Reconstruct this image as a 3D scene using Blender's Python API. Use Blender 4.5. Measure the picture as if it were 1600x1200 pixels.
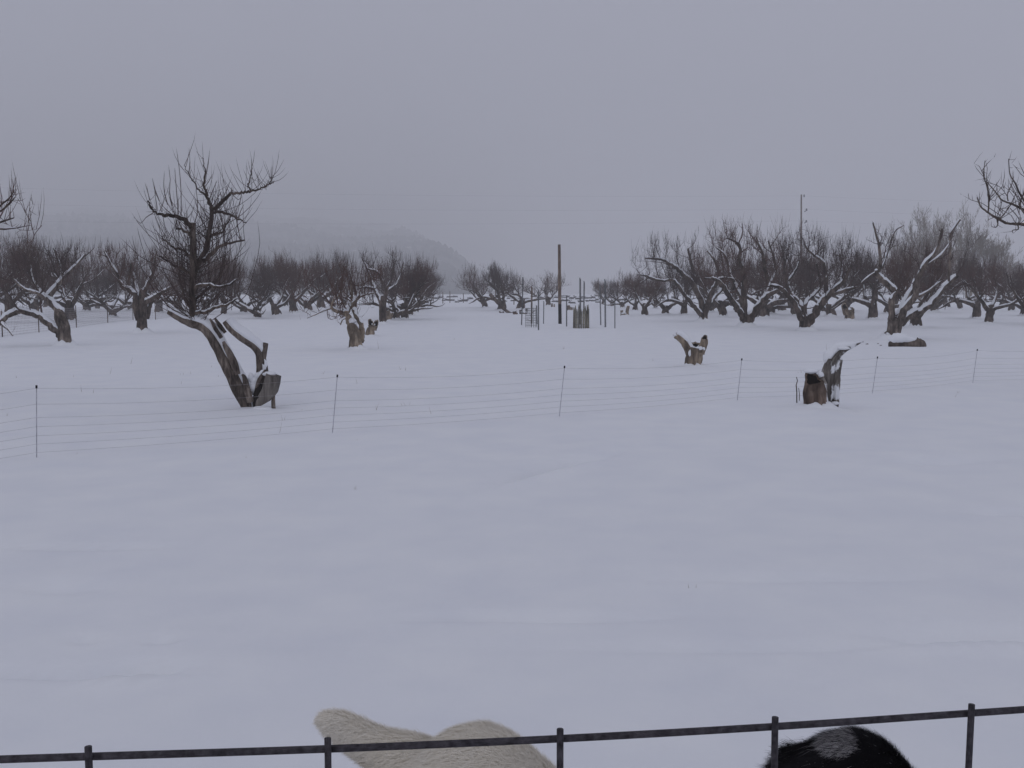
import bpy, bmesh, math, random
from mathutils import Vector, Matrix, noise

scene = bpy.context.scene
for o in list(bpy.data.objects):
    bpy.data.objects.remove(o)
COL = scene.collection
R = math.radians
V3 = Vector

# ------------------------------------------------------------------ camera
F = 1600 * 35 / 36                 # focal length in photo pixels
EYE = 1.65                         # camera height above the snow
PITCH = math.atan((600 - 452) / F)
cam_data = bpy.data.cameras.new('camera')
cam_data.lens = 35; cam_data.sensor_width = 36; cam_data.clip_start = .05; cam_data.clip_end = 12000
cam = bpy.data.objects.new('camera', cam_data); COL.objects.link(cam)
cam.location = (0, 0, EYE); cam.rotation_euler = (math.pi / 2 - PITCH, 0, 0)
scene.camera = cam

# ------------------------------------------------------------------ sky, sun, exposure
SUN_EL, SUN_AZ = R(52), R(200)
world = bpy.data.worlds.new('World'); scene.world = world; world.use_nodes = True
nt = world.node_tree; nt.nodes.clear()
w_out = nt.nodes.new('ShaderNodeOutputWorld'); w_bg = nt.nodes.new('ShaderNodeBackground')
w_sky = nt.nodes.new('ShaderNodeTexSky'); w_sky.sky_type = 'NISHITA'; w_sky.sun_disc = False
w_sky.sun_elevation = SUN_EL; w_sky.sun_rotation = SUN_AZ; w_sky.dust_density = 6; w_sky.air_density = 1.5
w_mix = nt.nodes.new('ShaderNodeMix'); w_mix.data_type = 'RGBA'
w_mix.inputs[0].default_value = .985                 # an overcast: the clear sky hardly shows through the cloud
w_mix.inputs[7].default_value = (3.60, 3.71, 4.58, 1)
nt.links.new(w_sky.outputs[0], w_mix.inputs[6]); nt.links.new(w_mix.outputs[2], w_bg.inputs[0])
w_bg.inputs[1].default_value = .1
nt.links.new(w_bg.outputs[0], w_out.inputs[0])
sun_d = bpy.data.lights.new('sun', 'SUN'); sun_d.energy = .46; sun_d.angle = R(60); sun_d.color = (.95, .97, 1)
sun = bpy.data.objects.new('sun', sun_d); COL.objects.link(sun)
sd = V3((math.sin(SUN_AZ) * math.cos(SUN_EL), math.cos(SUN_AZ) * math.cos(SUN_EL), math.sin(SUN_EL)))
sun.rotation_euler = sd.to_track_quat('Z', 'Y').to_euler(); sun.location = (0, -20, 60)
vs = scene.view_settings
vs.view_transform = 'Standard'; vs.look = 'None'; vs.exposure = 0; vs.gamma = 1; vs.use_curve_mapping = False
scene.render.engine = 'CYCLES'
cy = scene.cycles
cy.max_bounces = 6; cy.diffuse_bounces = 3; cy.glossy_bounces = 2; cy.transmission_bounces = 2
cy.volume_bounces = 3; cy.transparent_max_bounces = 8
cy.use_denoising = True; cy.use_adaptive_sampling = False
cy.sample_clamp_indirect = 4
scene.render.filter_size = 1.6

HAZE = .00155

# ------------------------------------------------------------------ helpers
def ray(px, py):
    x = (px - 800) / F; v = (600 - py) / F
    return V3((x, math.cos(PITCH) + v * math.sin(PITCH), v * math.cos(PITCH) - math.sin(PITCH)))

def P(px, py, d):
    """the point at ground distance d on the ray of a photo pixel"""
    r = ray(px, py); return V3((0, 0, EYE)) + r * (d / r.y)

def G(px, py, z=0):
    """where the ray of a photo pixel meets the level z"""
    r = ray(px, py); return V3((0, 0, EYE)) + r * ((z - EYE) / r.z)

def smooth(a, b, x):
    t = min(1, max(0, (x - a) / (b - a))); return t * t * (3 - 2 * t)

def tag(o, label=None, cat=None, group=None, kind=None):
    if label: o['label'] = label
    if cat: o['category'] = cat
    if group: o['group'] = group
    if kind: o['kind'] = kind
    return o

def empty(name, loc, label, cat, group=None):
    o = bpy.data.objects.new(name, None); COL.objects.link(o); o.location = loc
    o.empty_display_size = .2
    return tag(o, label, cat, group)

class MB:
    def __init__(self): self.v = []; self.f = []
    def mesh(self, name, mat, smooth_=True):
        m = bpy.data.meshes.new(name); m.from_pydata(self.v, [], self.f)
        if smooth_ and m.polygons: m.polygons.foreach_set('use_smooth', [True] * len(m.polygons))
        m.materials.append(mat); m.update(); return m
    def build(self, name, mat, parent=None, smooth_=True):
        return link(name, self.mesh(name, mat, smooth_), parent)

def build_snow(mb, o):
    """each separate cake of snow becomes a part of its own; a dusting of many stays one"""
    par = list(range(len(mb.v)))
    def find(a):
        while par[a] != a: par[a] = par[par[a]]; a = par[a]
        return a
    for f in mb.f:
        r0 = find(f[0])
        for k in f[1:]:
            r1 = find(k)
            if r1 != r0: par[r1] = r0
    isl = {}
    for f in mb.f: isl.setdefault(find(f[0]), []).append(f)
    if len(isl) > 14:
        return tag(mb.build('snow', M['snow'], o), kind='stuff')
    for fs in isl.values():
        ids = sorted({k for f in fs for k in f}); mp = {k: i for i, k in enumerate(ids)}
        m = MB(); m.v = [mb.v[k] for k in ids]; m.f = [tuple(mp[k] for k in f) for f in fs]; m.build('snow', M['snow'], o)

def link(name, mesh, parent=None):
    o = bpy.data.objects.new(name, mesh); COL.objects.link(o)
    if parent: o.parent = parent
    return o

def frame(t):
    ref = V3((0, 0, 1)) if abs(t.z) < .8 else V3((0, 1, 0))
    a = t.cross(ref).normalized(); return a, a.cross(t).normalized()

def tube(mb, pts, rad, sides=6, rough=0, freq=6, cap0=False, cap1=True, flute=0, seed=0):
    """swept tube through pts; rough roughens the surface"""
    n = len(pts); base = len(mb.v); v = mb.v; f = mb.f
    t0 = (pts[-1] - pts[0]).normalized() if n > 1 else V3((0, 0, 1))
    ref = V3((0, 0, 1)) if abs(t0.z) < .75 else V3((0.1, 1, 0)).normalized()
    for i in range(n):
        t = (pts[min(i + 1, n - 1)] - pts[max(i - 1, 0)])
        t = t.normalized() if t.length > 1e-9 else t0
        a = t.cross(ref)
        if a.length < 1e-4: a = t.cross(V3((1, 0, 0)))
        a.normalize(); b = a.cross(t)
        for k in range(sides):
            th = 2 * math.pi * k / sides
            c, s = math.cos(th), math.sin(th)
            r = rad[i]
            p = pts[i] + a * (c * r) + b * (s * r)
            if rough:
                q = V3((p.x * freq + seed, p.y * freq, p.z * freq * .35))
                p = pts[i] + (p - pts[i]) * (1 + rough * noise.noise(q) + rough * .5 * noise.noise(q * 2.7))
            if flute:
                p = pts[i] + (p - pts[i]) * (1 + flute * noise.noise(V3((c * 2.6 + seed, s * 2.6, pts[i].z * 1.6))) + flute * .6 * noise.noise(V3((c * 6 + seed, s * 6, pts[i].z * 3))))
            v.append(p[:])
    for i in range(n - 1):
        for k in range(sides):
            k2 = (k + 1) % sides
            f.append((base + i * sides + k, base + i * sides + k2, base + (i + 1) * sides + k2, base + (i + 1) * sides + k))
    if cap1: f.append(tuple(base + (n - 1) * sides + k for k in range(sides)))
    if cap0: f.append(tuple(base + k for k in reversed(range(sides))))

def hollow_end(mb, n_sides, p, t, r, face, slant, dark, depth=1.0, wall=.76):
    """turns the last ring of a tube into a slanting broken rim round a hollow with its shade painted in"""
    n0 = len(mb.v) - n_sides; f_ = V3(face).normalized(); rim = []
    for k in range(n_sides):
        q = V3(mb.v[n0 + k]); off = q - p
        q = q - t * (off.dot(f_) * slant) + t * (r * .22 * noise.noise(q * (3.5 / max(r, .02)) ))
        mb.v[n0 + k] = q[:]; rim.append(q)
    c = sum(rim, V3((0, 0, 0))) / n_sides
    b0 = len(mb.v)
    for q in rim: mb.v.append((c + (q - c) * wall - t * r * .05)[:])
    for k in range(n_sides):
        k2 = (k + 1) % n_sides; mb.f.append((n0 + k, n0 + k2, b0 + k2, b0 + k))
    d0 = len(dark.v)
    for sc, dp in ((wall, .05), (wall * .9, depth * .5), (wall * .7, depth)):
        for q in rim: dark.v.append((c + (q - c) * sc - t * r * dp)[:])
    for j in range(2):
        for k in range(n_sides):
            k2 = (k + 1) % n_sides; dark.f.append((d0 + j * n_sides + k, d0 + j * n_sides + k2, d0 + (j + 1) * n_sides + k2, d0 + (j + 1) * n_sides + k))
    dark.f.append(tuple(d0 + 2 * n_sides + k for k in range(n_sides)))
    return c, rim

def blob(mb, c, rx, ry, rz, seed, nu=14, nv=8):
    """lump of snow"""
    b0 = len(mb.v)
    for j in range(nv):
        ph = -math.pi / 2 + math.pi * j / (nv - 1)
        for i in range(nu):
            th = 2 * math.pi * i / nu; d = V3((math.cos(ph) * math.cos(th), math.cos(ph) * math.sin(th), math.sin(ph)))
            e = 1 + .3 * noise.noise(d * 1.5 + V3((seed, 0, 0)))
            mb.v.append((c.x + rx * e * d.x, c.y + ry * e * d.y, c.z + rz * e * d.z))
    for j in range(nv - 1):
        for i in range(nu):
            i2 = (i + 1) % nu; mb.f.append((b0 + j * nu + i, b0 + j * nu + i2, b0 + (j + 1) * nu + i2, b0 + (j + 1) * nu + i))

def twig(mb, pts, r0, r1):
    """thin three-sided twig, ends in a point"""
    n = len(pts); base = len(mb.v); v = mb.v; f = mb.f
    t = pts[-1] - pts[0]
    a, b = frame(t.normalized()); c1 = a * -.5 + b * .866; c2 = a * -.5 - b * .866
    for i in range(n - 1):
        r = r0 + (r1 - r0) * i / (n - 1); p = pts[i]
        v.append((p + a * r)[:]); v.append((p + c1 * r)[:]); v.append((p + c2 * r)[:])
    v.append(pts[-1][:])
    for i in range(n - 2):
        q = base + 3 * i
        f.append((q, q + 1, q + 4, q + 3)); f.append((q + 1, q + 2, q + 5, q + 4)); f.append((q + 2, q, q + 3, q + 5))
    q = base + 3 * (n - 2)
    f.append((q, q + 1, q + 3)); f.append((q + 1, q + 2, q + 3)); f.append((q + 2, q, q + 3))

def catmull(pts, rad, sub):
    """smooth curve through pts with radii"""
    op, orr = [], []
    n = len(pts)
    for i in range(n - 1):
        p0, p1, p2, p3 = pts[max(i - 1, 0)], pts[i], pts[i + 1], pts[min(i + 2, n - 1)]
        for k in range(sub):
            t = k / sub
            op.append(.5 * ((2 * p1) + (p2 - p0) * t + (2 * p0 - 5 * p1 + 4 * p2 - p3) * t * t + (3 * p1 - p0 - 3 * p2 + p3) * t ** 3))
            orr.append(rad[i] + (rad[i + 1] - rad[i]) * t)
    op.append(pts[-1]); orr.append(rad[-1])
    return op, orr

def snow_on(mb, pts, rad, rng, cover=.8, thick=1.0, sides=7, minr=0):
    """ridge of snow lying on the upper side of a limb, broken by bare stretches"""
    n = len(pts); keep = []
    ph = rng.random() * 50
    for i in range(n):
        t = (pts[min(i + 1, n - 1)] - pts[max(i - 1, 0)])
        if t.length < 1e-9: keep.append(0); continue
        t.normalize()
        flat = math.sqrt(max(0, 1 - t.z * t.z))
        q = pts[i] * 3.2
        w = (noise.noise(V3((q.x + ph, q.y, q.z))) * .9 + cover) * smooth(.18, .75, flat) * 1.5 * (.25 + .75 * smooth(.012, .055, rad[i]))
        keep.append(min(1, max(0, w)) if rad[i] > minr else 0)
    run = []
    def flush():
        if len(run) < 2: run.clear(); return
        base = len(mb.v)
        for j, i in enumerate(run):
            t = (pts[min(i + 1, n - 1)] - pts[max(i - 1, 0)]).normalized()
            up = V3((0, 0, 1)) - t * t.z
            if up.length < 1e-4: up = V3((0, -1, 0))
            up.normalize(); side = t.cross(up)
            e = keep[i] * (.12 if j in (0, len(run) - 1) else 1)
            r = rad[i]
            wv = (r * .86 + .006) * (.35 + .65 * e)
            hv = (min(.42 * r, .05) + .022) * thick * e + .004
            c = pts[i] + up * (r * .72)
            for k in range(sides):
                th = 2 * math.pi * k / sides
                d = side * (math.cos(th) * wv) + up * (math.sin(th) * (hv + r * .2 if math.sin(th) > 0 else r * .5))
                mb.v.append((c + d * (1 + .12 * noise.noise(c * 9 + d * 5)))[:])
        m = len(run)
        for j in range(m - 1):
            for k in range(sides):
                k2 = (k + 1) % sides
                mb.f.append((base + j * sides + k, base + j * sides + k2, base + (j + 1) * sides + k2, base + (j + 1) * sides + k))
        mb.f.append(tuple(base + k for k in reversed(range(sides)))); mb.f.append(tuple(base + (m - 1) * sides + k for k in range(sides)))
        run.clear()
    for i in range(n):
        if keep[i] > .12: run.append(i)
        else: flush()
    flush()

def snow_skirt(mb, c, ri, ro, h, seed):
    """uneven bank of snow round a foot"""
    b0 = len(mb.v); nu = 22; prof = ((.55, 1.0), (.8, .92), (1.0, .62), (1.25, .28), (1.6, .05), (2.0, -.12))
    for j, (rr, hh) in enumerate(prof):
        for i in range(nu):
            th = 6.2832 * i / nu; e = 1 + .8 * noise.noise(V3((math.cos(th) * 1.9 + seed, math.sin(th) * 1.9, 2)))
            rad = ri + (ro - ri) * (rr - .55) / 1.45
            rad *= 1 + .18 * noise.noise(V3((math.cos(th) * 1.3, math.sin(th) * 1.3, seed)))
            mb.v.append((c.x + rad * math.cos(th), c.y + rad * math.sin(th), c.z + h * hh * e - .02))
    for j in range(len(prof) - 1):
        for i in range(nu):
            i2 = (i + 1) % nu; mb.f.append((b0 + j * nu + i, b0 + j * nu + i2, b0 + (j + 1) * nu + i2, b0 + (j + 1) * nu + i))

# ------------------------------------------------------------------ materials
def material(name, rough=.8):
    m = bpy.data.materials.new(name); m.use_nodes = True
    b = m.node_tree.nodes['Principled BSDF']; b.inputs['Roughness'].default_value = rough
    b.inputs['Specular IOR Level'].default_value = .2
    return m, m.node_tree, b

def ramp(nt, fac, stops):
    r = nt.nodes.new('ShaderNodeValToRGB'); e = r.color_ramp.elements
    e[0].position, e[0].color = stops[0][0], (*stops[0][1], 1)
    e[1].position, e[1].color = stops[-1][0], (*stops[-1][1], 1)
    for p, c in stops[1:-1]:
        q = e.new(p); q.color = (*c, 1)
    nt.links.new(fac, r.inputs[0]); return r.outputs[0]

def coords(nt, scale=(1, 1, 1)):
    c = nt.nodes.new('ShaderNodeTexCoord'); mp = nt.nodes.new('ShaderNodeMapping')
    mp.inputs['Scale'].default_value = scale
    nt.links.new(c.outputs['Object'], mp.inputs[0]); return mp.outputs[0]

def noise_tex(nt, vec, scale, detail=4, rough=.6):
    n = nt.nodes.new('ShaderNodeTexNoise'); n.inputs['Scale'].default_value = scale
    n.inputs['Detail'].default_value = detail; n.inputs['Roughness'].default_value = rough
    nt.links.new(vec, n.inputs['Vector']); return n.outputs['Fac']

def bump(nt, b, h, strength, dist):
    n = nt.nodes.new('ShaderNodeBump'); n.inputs['Strength'].default_value = strength; n.inputs['Distance'].default_value = dist
    nt.links.new(h, n.inputs['Height']); nt.links.new(n.outputs[0], b.inputs['Normal'])

def wood(name, stops, stretch=.25, scale=14, bstr=.8, bdist=.015):
    m, nt, b = material(name, .9)
    c = coords(nt, (1, 1, stretch)); f = noise_tex(nt, c, scale, 8, .72)
    st = [(.5 + (p - .5) * .55, q) for p, q in stops]
    col = ramp(nt, f, st)
    g = noise_tex(nt, coords(nt, (1, 1, .6)), 3.2, 4, .6)          # lichen and weather patches
    gf = ramp(nt, g, [(.42, (.62, .60, .60)), (.60, (1.45, 1.42, 1.40))])
    mx = nt.nodes.new('ShaderNodeMix'); mx.data_type = 'RGBA'; mx.blend_type = 'MULTIPLY'; mx.inputs[0].default_value = 1
    nt.links.new(col, mx.inputs[6]); nt.links.new(gf, mx.inputs[7])
    nt.links.new(mx.outputs[2], b.inputs['Base Color']); bump(nt, b, f, bstr, bdist)
    return m

def plain(name, col, rough=.7, var=.25, scale=20, metal=0):
    m, nt, b = material(name, rough)
    f = noise_tex(nt, coords(nt), scale, 3)
    nt.links.new(ramp(nt, f, [(.3, tuple(x * (1 - var) for x in col)), (.7, tuple(min(1, x * (1 + var)) for x in col))]), b.inputs['Base Color'])
    b.inputs['Metallic'].default_value = metal
    return m

M = {}
M['bark'] = wood('bark', [(.25, (.034, .027, .024)), (.5, (.082, .064, .053)), (.75, (.160, .132, .112))])
M['bark_old'] = wood('old_bark', [(.25, (.040, .032, .028)), (.5, (.125, .102, .086)), (.75, (.25, .215, .185))], .2, 15, 1, .035)
M['twig'] = plain('twig_bark', (.080, .058, .052), .85, .3, 3)
M['twig_red'] = plain('twig_bark_reddish', (.104, .063, .052), .85, .3, 3)
M['weathered'] = wood('weathered_wood', [(.2, (.085, .065, .050)), (.45, (.19, .155, .12)), (.62, (.27, .22, .165)), (.8, (.33, .29, .24))], .12, 16, 1, .02)
M['brownwood'] = wood('brown_wood', [(.2, (.055, .040, .032)), (.5, (.118, .086, .067)), (.8, (.20, .155, .125))], .3, 12, 1, .02)
M['greywood'] = wood('grey_wood', [(.2, (.06, .053, .048)), (.5, (.12, .11, .10)), (.8, (.19, .175, .16))], .12, 18, 1, .02)
def plastered():
    m = wood('snow_plastered_wood', [(.2, (.09, .08, .07)), (.5, (.17, .155, .14)), (.8, (.27, .25, .23))], .12, 18, 1, .02)
    nt = m.node_tree; b = nt.nodes['Principled BSDF']; src = b.inputs['Base Color'].links[0].from_socket
    f = noise_tex(nt, coords(nt, (1, 1, .55)), 7.5, 5, .6); msk = ramp(nt, f, [(.53, (0, 0, 0)), (.58, (1, 1, 1))])
    mx = nt.nodes.new('ShaderNodeMix'); mx.data_type = 'RGBA'; mx.inputs[7].default_value = (.83, .845, .87, 1)
    nt.links.new(msk, mx.inputs[0]); nt.links.new(src, mx.inputs[6]); nt.links.new(mx.outputs[2], b.inputs['Base Color'])
    return m
M['plastered'] = plastered()
M['hollow'] = plain('hollow_shade', (.018, .014, .012), 1)  # near-black colour puts the shade inside a hollow into the wood
M['pole'] = wood('pole_wood', [(.2, (.075, .055, .045)), (.5, (.15, .115, .09)), (.8, (.24, .19, .15))], .08, 20, .6, .01)
M['tar'] = plain('tarred_wood', (.022, .018, .018), .9)
M['steel'] = plain('dark_steel', (.052, .047, .053), .6, .55, 140, .25)
M['stake'] = plain('stake_metal', (.13, .135, .14), .7, .3, 8)
M['plasticpost'] = plain('fence_post_grey', (.46, .46, .50), .6)
M['cap'] = plain('black_plastic', (.015, .015, .017), .5)
M['strand'] = plain('poly_strand', (.34, .32, .33), .7)
M['slat'] = wood('slat_wood', [(.2, (.10, .095, .075)), (.5, (.18, .17, .13)), (.8, (.27, .25, .20))], .2, 12)
M['rock'] = plain('rock', (.075, .070, .072), .9, .4, 2)
M['grass'] = plain('dry_grass', (.26, .21, .16), .9, .3, 5)
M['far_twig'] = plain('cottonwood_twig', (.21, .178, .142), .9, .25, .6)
M['wire'] = plain('power_cable', (.2, .2, .21), .6)

def snow_material():
    m, nt, b = material('snow', .75)
    b.inputs['Base Color'].default_value = (.83, .845, .87, 1)
    c = coords(nt)
    f1 = noise_tex(nt, c, 1.6, 5, .55); f2 = noise_tex(nt, c, 38, 3, .6)
    nt.links.new(ramp(nt, f1, [(.3, (.80, .815, .85)), (.7, (.86, .87, .885))]), b.inputs['Base Color'])
    add = nt.nodes.new('ShaderNodeMath'); add.operation = 'MULTIPLY_ADD'; add.inputs[1].default_value = .12
    nt.links.new(f2, add.inputs[0]); nt.links.new(f1, add.inputs[2])
    bump(nt, b, add.outputs[0], .38, .03)
    return m
M['snow'] = snow_material()

def fur_material(name, c1, c2):
    m, nt, b = material(name, .7)
    f = noise_tex(nt, coords(nt), 9, 3); col = ramp(nt, f, [(.3, c1), (.7, c2)])
    nt.links.new(col, b.inputs['Base Color'])
    tr = nt.nodes.new('ShaderNodeBsdfTranslucent'); mx = nt.nodes.new('ShaderNodeMixShader'); mx.inputs[0].default_value = .48   # light passes through hair
    nt.links.new(col, tr.inputs[0]); nt.links.new(b.outputs[0], mx.inputs[1]); nt.links.new(tr.outputs[0], mx.inputs[2])
    nt.links.new(mx.outputs[0], nt.nodes['Material Output'].inputs[0]); return m
M['fur_white'] = fur_material('cream_fur', (.95, .90, .80), (.99, .95, .87))
M['fur_black'] = fur_material('black_fur', (.010, .009, .011), (.022, .020, .024))
M['fur_blaze'] = fur_material('white_fur', (.42, .41, .42), (.62, .60, .60))
M['skin'] = plain('dark_skin', (.02, .018, .018), .4)
M['eye'] = plain('brown_eye', (.03, .015, .008), .1)

# ------------------------------------------------------------------ ground
DENTS = []                         # (x, y, along, across, angle, depth)
def dent(px, py, a, b, ang, depth):
    q = G(px, py); DENTS.append((q.x, q.y, a, b, ang, depth))
dent(200, 1046, .20, .06, .22, -.11); dent(240, 1046, .055, .035, .6, -.06); dent(200, 1066, .22, .03, .12, .035); dent(60, 1050, .24, .045, 0, -.06)
dent(135, 1000, .07, .04, 0, -.045); dent(255, 1000, .08, .04, .2, -.05)
dent(848, 738, .42, .10, .96, -.20); dent(895, 722, .55, .16, .96, -.16); dent(885, 735, .8, .10, .96, .07)
dent(1560, 1000, .40, .10, -.1, -.15); dent(1540, 1022, .5, .05, -.05, .05)
dent(900, 968, .5, .05, 0, -.04); dent(1250, 910, .6, .06, 0, -.04); dent(1200, 1015, .9, .05, 0, -.035)
dent(1480, 720, .5, .2, .2, -.08); dent(1595, 800, .3, .08, 0, -.10); dent(100, 915, .25, .12, 0, -.05)
dent(130, 852, .4, .05, 0, -.06); dent(740, 965, .35, .045, .1, -.04)
MOUNDS = []

def ground_z(x, y):
    d = math.hypot(x, y)
    z = .06 * noise.noise(V3((x * .11, y * .11, 3))) + .025 * noise.noise(V3((x * .35, y * .5, 9)))
    z *= smooth(0, 12, d) * .8 + .2
    z += .007 * noise.noise(V3((x * .9, y * 2.2, 1))) + .004 * noise.noise(V3((x * 3.1, y * 5.5, 4))) * smooth(25, 4, d)
    if d < 40:
        for (cx, cy, a, b, an, dep) in DENTS:
            ux, uy = x - cx, y - cy
            if abs(ux) > 3 * a + b or abs(uy) > 3 * a + b: continue
            ca, sa = math.cos(an), math.sin(an)
            p, q = (ux * ca + uy * sa) / a, (-ux * sa + uy * ca) / b
            e = p * p + q * q
            if e < 9: z += dep * math.exp(-e)
    for (cx, cy, r, h) in MOUNDS:
        ux, uy = x - cx, y - cy; e = (ux * ux + uy * uy) / (r * r)
        if e < 9: z += h * math.exp(-e)
    z -= 6 * smooth(330, 460, d)
    return z

def make_ground():
    mb = MB()
    ang = []
    a = -180.0
    while a < 180:
        ang.append(a)
        a += .28 if abs(a) < 36 else (1.2 if abs(a) < 50 else 5)
    rings = [.25]
    while rings[-1] < 4200: rings.append(rings[-1] * (1.009 if rings[-1] < 16 else 1.02 if rings[-1] < 60 else 1.05))
    mb.v.append((0, 0, ground_z(0, 0)))
    na = len(ang); sc = [(math.sin(R(t)), math.cos(R(t))) for t in ang]
    for r in rings:
        for s, c in sc:
            x, y = r * s, r * c
            mb.v.append((x, y, ground_z(x, y)))
    for k in range(na): mb.f.append((0, 1 + (k + 1) % na, 1 + k))
    for i in range(len(rings) - 1):
        b0 = 1 + i * na; b1 = b0 + na
        for k in range(na):
            k2 = (k + 1) % na
            mb.f.append((b0 + k, b0 + k2, b1 + k2, b1 + k))
    o = mb.build('snow_ground', M['snow']); tag(o, kind='structure')

def base_at(px, py):
    q = G(px, py); return V3((q.x, q.y, ground_z(q.x, q.y)))

# ------------------------------------------------------------------ hills behind
HILL = [(-4000, 195), (-700, 188), (-463, 178), (-300, 158), (-231, 120), (-173, 94), (-139, 78), (-92, 56), (-69, 44), (-58, 37), (-46, 28), (-36, 17), (-26, 6), (-16, 0), (4000, 0)]
def hill_z(x, y):
    xx = x + 5 * noise.noise(V3((y * .02, x * .01, 5)))
    H = 0
    for (a, p), (b, q) in zip(HILL, HILL[1:]):
        if a <= xx < b: H = p + (q - p) * (xx - a) / (b - a)
    if H <= 0: return -14
    n = noise.noise(V3((x * .006, y * .006, 1))) * .16 + noise.noise(V3((x * .025, y * .025, 4))) * .07
    end = 920 + 6.2 * min(240, max(0, -x - 60))
    return -7 + H * (.17 * smooth(470, 620, y) + .83 * min(1, max(0, (y - 600) / (end - 600)))) * (1 + n) - 3 * smooth(520, 470, y)

def make_hills():
    mb = MB(); xs = [40 - i * (6 if i < 60 else 14) for i in range(150)]
    xs = []; x = 30.0
    while x > -1900: xs.append(x); x -= 5 if x > -300 else 16
    ys = []; y = 462.0
    while y < 2750: ys.append(y); y *= 1.013
    for y in ys:
        for x in xs: mb.v.append((x, y, hill_z(x, y)))
    nx = len(xs)
    for j in range(len(ys) - 1):
        for i in range(nx - 1):
            q = j * nx + i; mb.f.append((q, q + nx, q + nx + 1, q + 1))
    m, nt, b = material('hill_scrub', .95)
    c = coords(nt); f = noise_tex(nt, c, .035, 6, .7)
    nt.links.new(ramp(nt, f, [(.44, (.055, .055, .05)), (.58, (.09, .088, .08)), (.66, (.62, .63, .66))]), b.inputs['Base Color'])
    h = mb.build('wooded_hill', m); tag(h, kind='structure')
    rng = random.Random(5); w = MB()
    m2 = plain('juniper', (.045, .050, .043), .95, .3, .1)
    for _ in range(9000):
        y = 485 * math.exp(rng.random() * 1.3); x = -27 - rng.random() ** 1.4 * (y * .62)
        z = hill_z(x, y)
        if z < -8 or noise.noise(V3((x * .012, y * .012, 8))) < -.28: continue
        s = rng.uniform(1.6, 3.6); base = len(w.v); k = 6
        w.v.append((x, y, z + s * rng.uniform(1.5, 2.2)))
        for ring, (rr, zz) in enumerate(((.8, 1.0), (1.0, .35), (.6, -.2))):
            for i in range(k):
                th = 2 * math.pi * (i + ring * .5) / k; r = s * rr * rng.uniform(.7, 1.2)
                w.v.append((x + r * math.cos(th), y + r * math.sin(th), z + s * zz * rng.uniform(.8, 1.2)))
        for i in range(k): w.f.append((base, base + 1 + i, base + 1 + (i + 1) % k))
        for ring in range(2):
            for i in range(k):
                i2 = (i + 1) % k; b0 = base + 1 + ring * k; b1 = b0 + k
                w.f.append((b0 + i, b1 + i, b1 + i2, b0 + i2))
    o = w.build('juniper_wood', m2, None, False)
    tag(o, 'dark juniper wood scattered over the misty hillside', 'wood', None, 'stuff')
    # low far ridge that closes the valley behind the stone heaps
    r = MB(); n = 160
    for j in range(2):
        for i in range(n):
            x = -200 + i * 14
            z = -8 if j == 0 else (-1 + 6 * noise.noise(V3((x * .004, 1, 7))) + 4 * noise.noise(V3((x * .02, 3, 7))))
            r.v.append((x, 700 + 90 * j, z))
    for i in range(n):
        r.v.append((-200 + i * 14, 1600, -9))
    for j in range(2):
        for i in range(n - 1):
            q = j * n + i; r.f.append((q, q + 1, q + n + 1, q + n))
    o = r.build('far_ridge', m); tag(o, kind='structure')

# ------------------------------------------------------------------ trees
def wander(rng, a): return V3((rng.uniform(-a, a), rng.uniform(-a, a), rng.uniform(-a, a)))

def sprout(mb, p, d, L, r, rng, n=4, up=.35):
    """whippy shoot that bends upwards"""
    pts = [p]; d = d.normalized()
    for i in range(n - 1):
        d = (d + V3((0, 0, up)) + wander(rng, .13)).normalized()
        pts.append(pts[-1] + d * (L / (n - 1)))
    twig(mb, pts, r, r * .45)
    return pts

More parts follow.
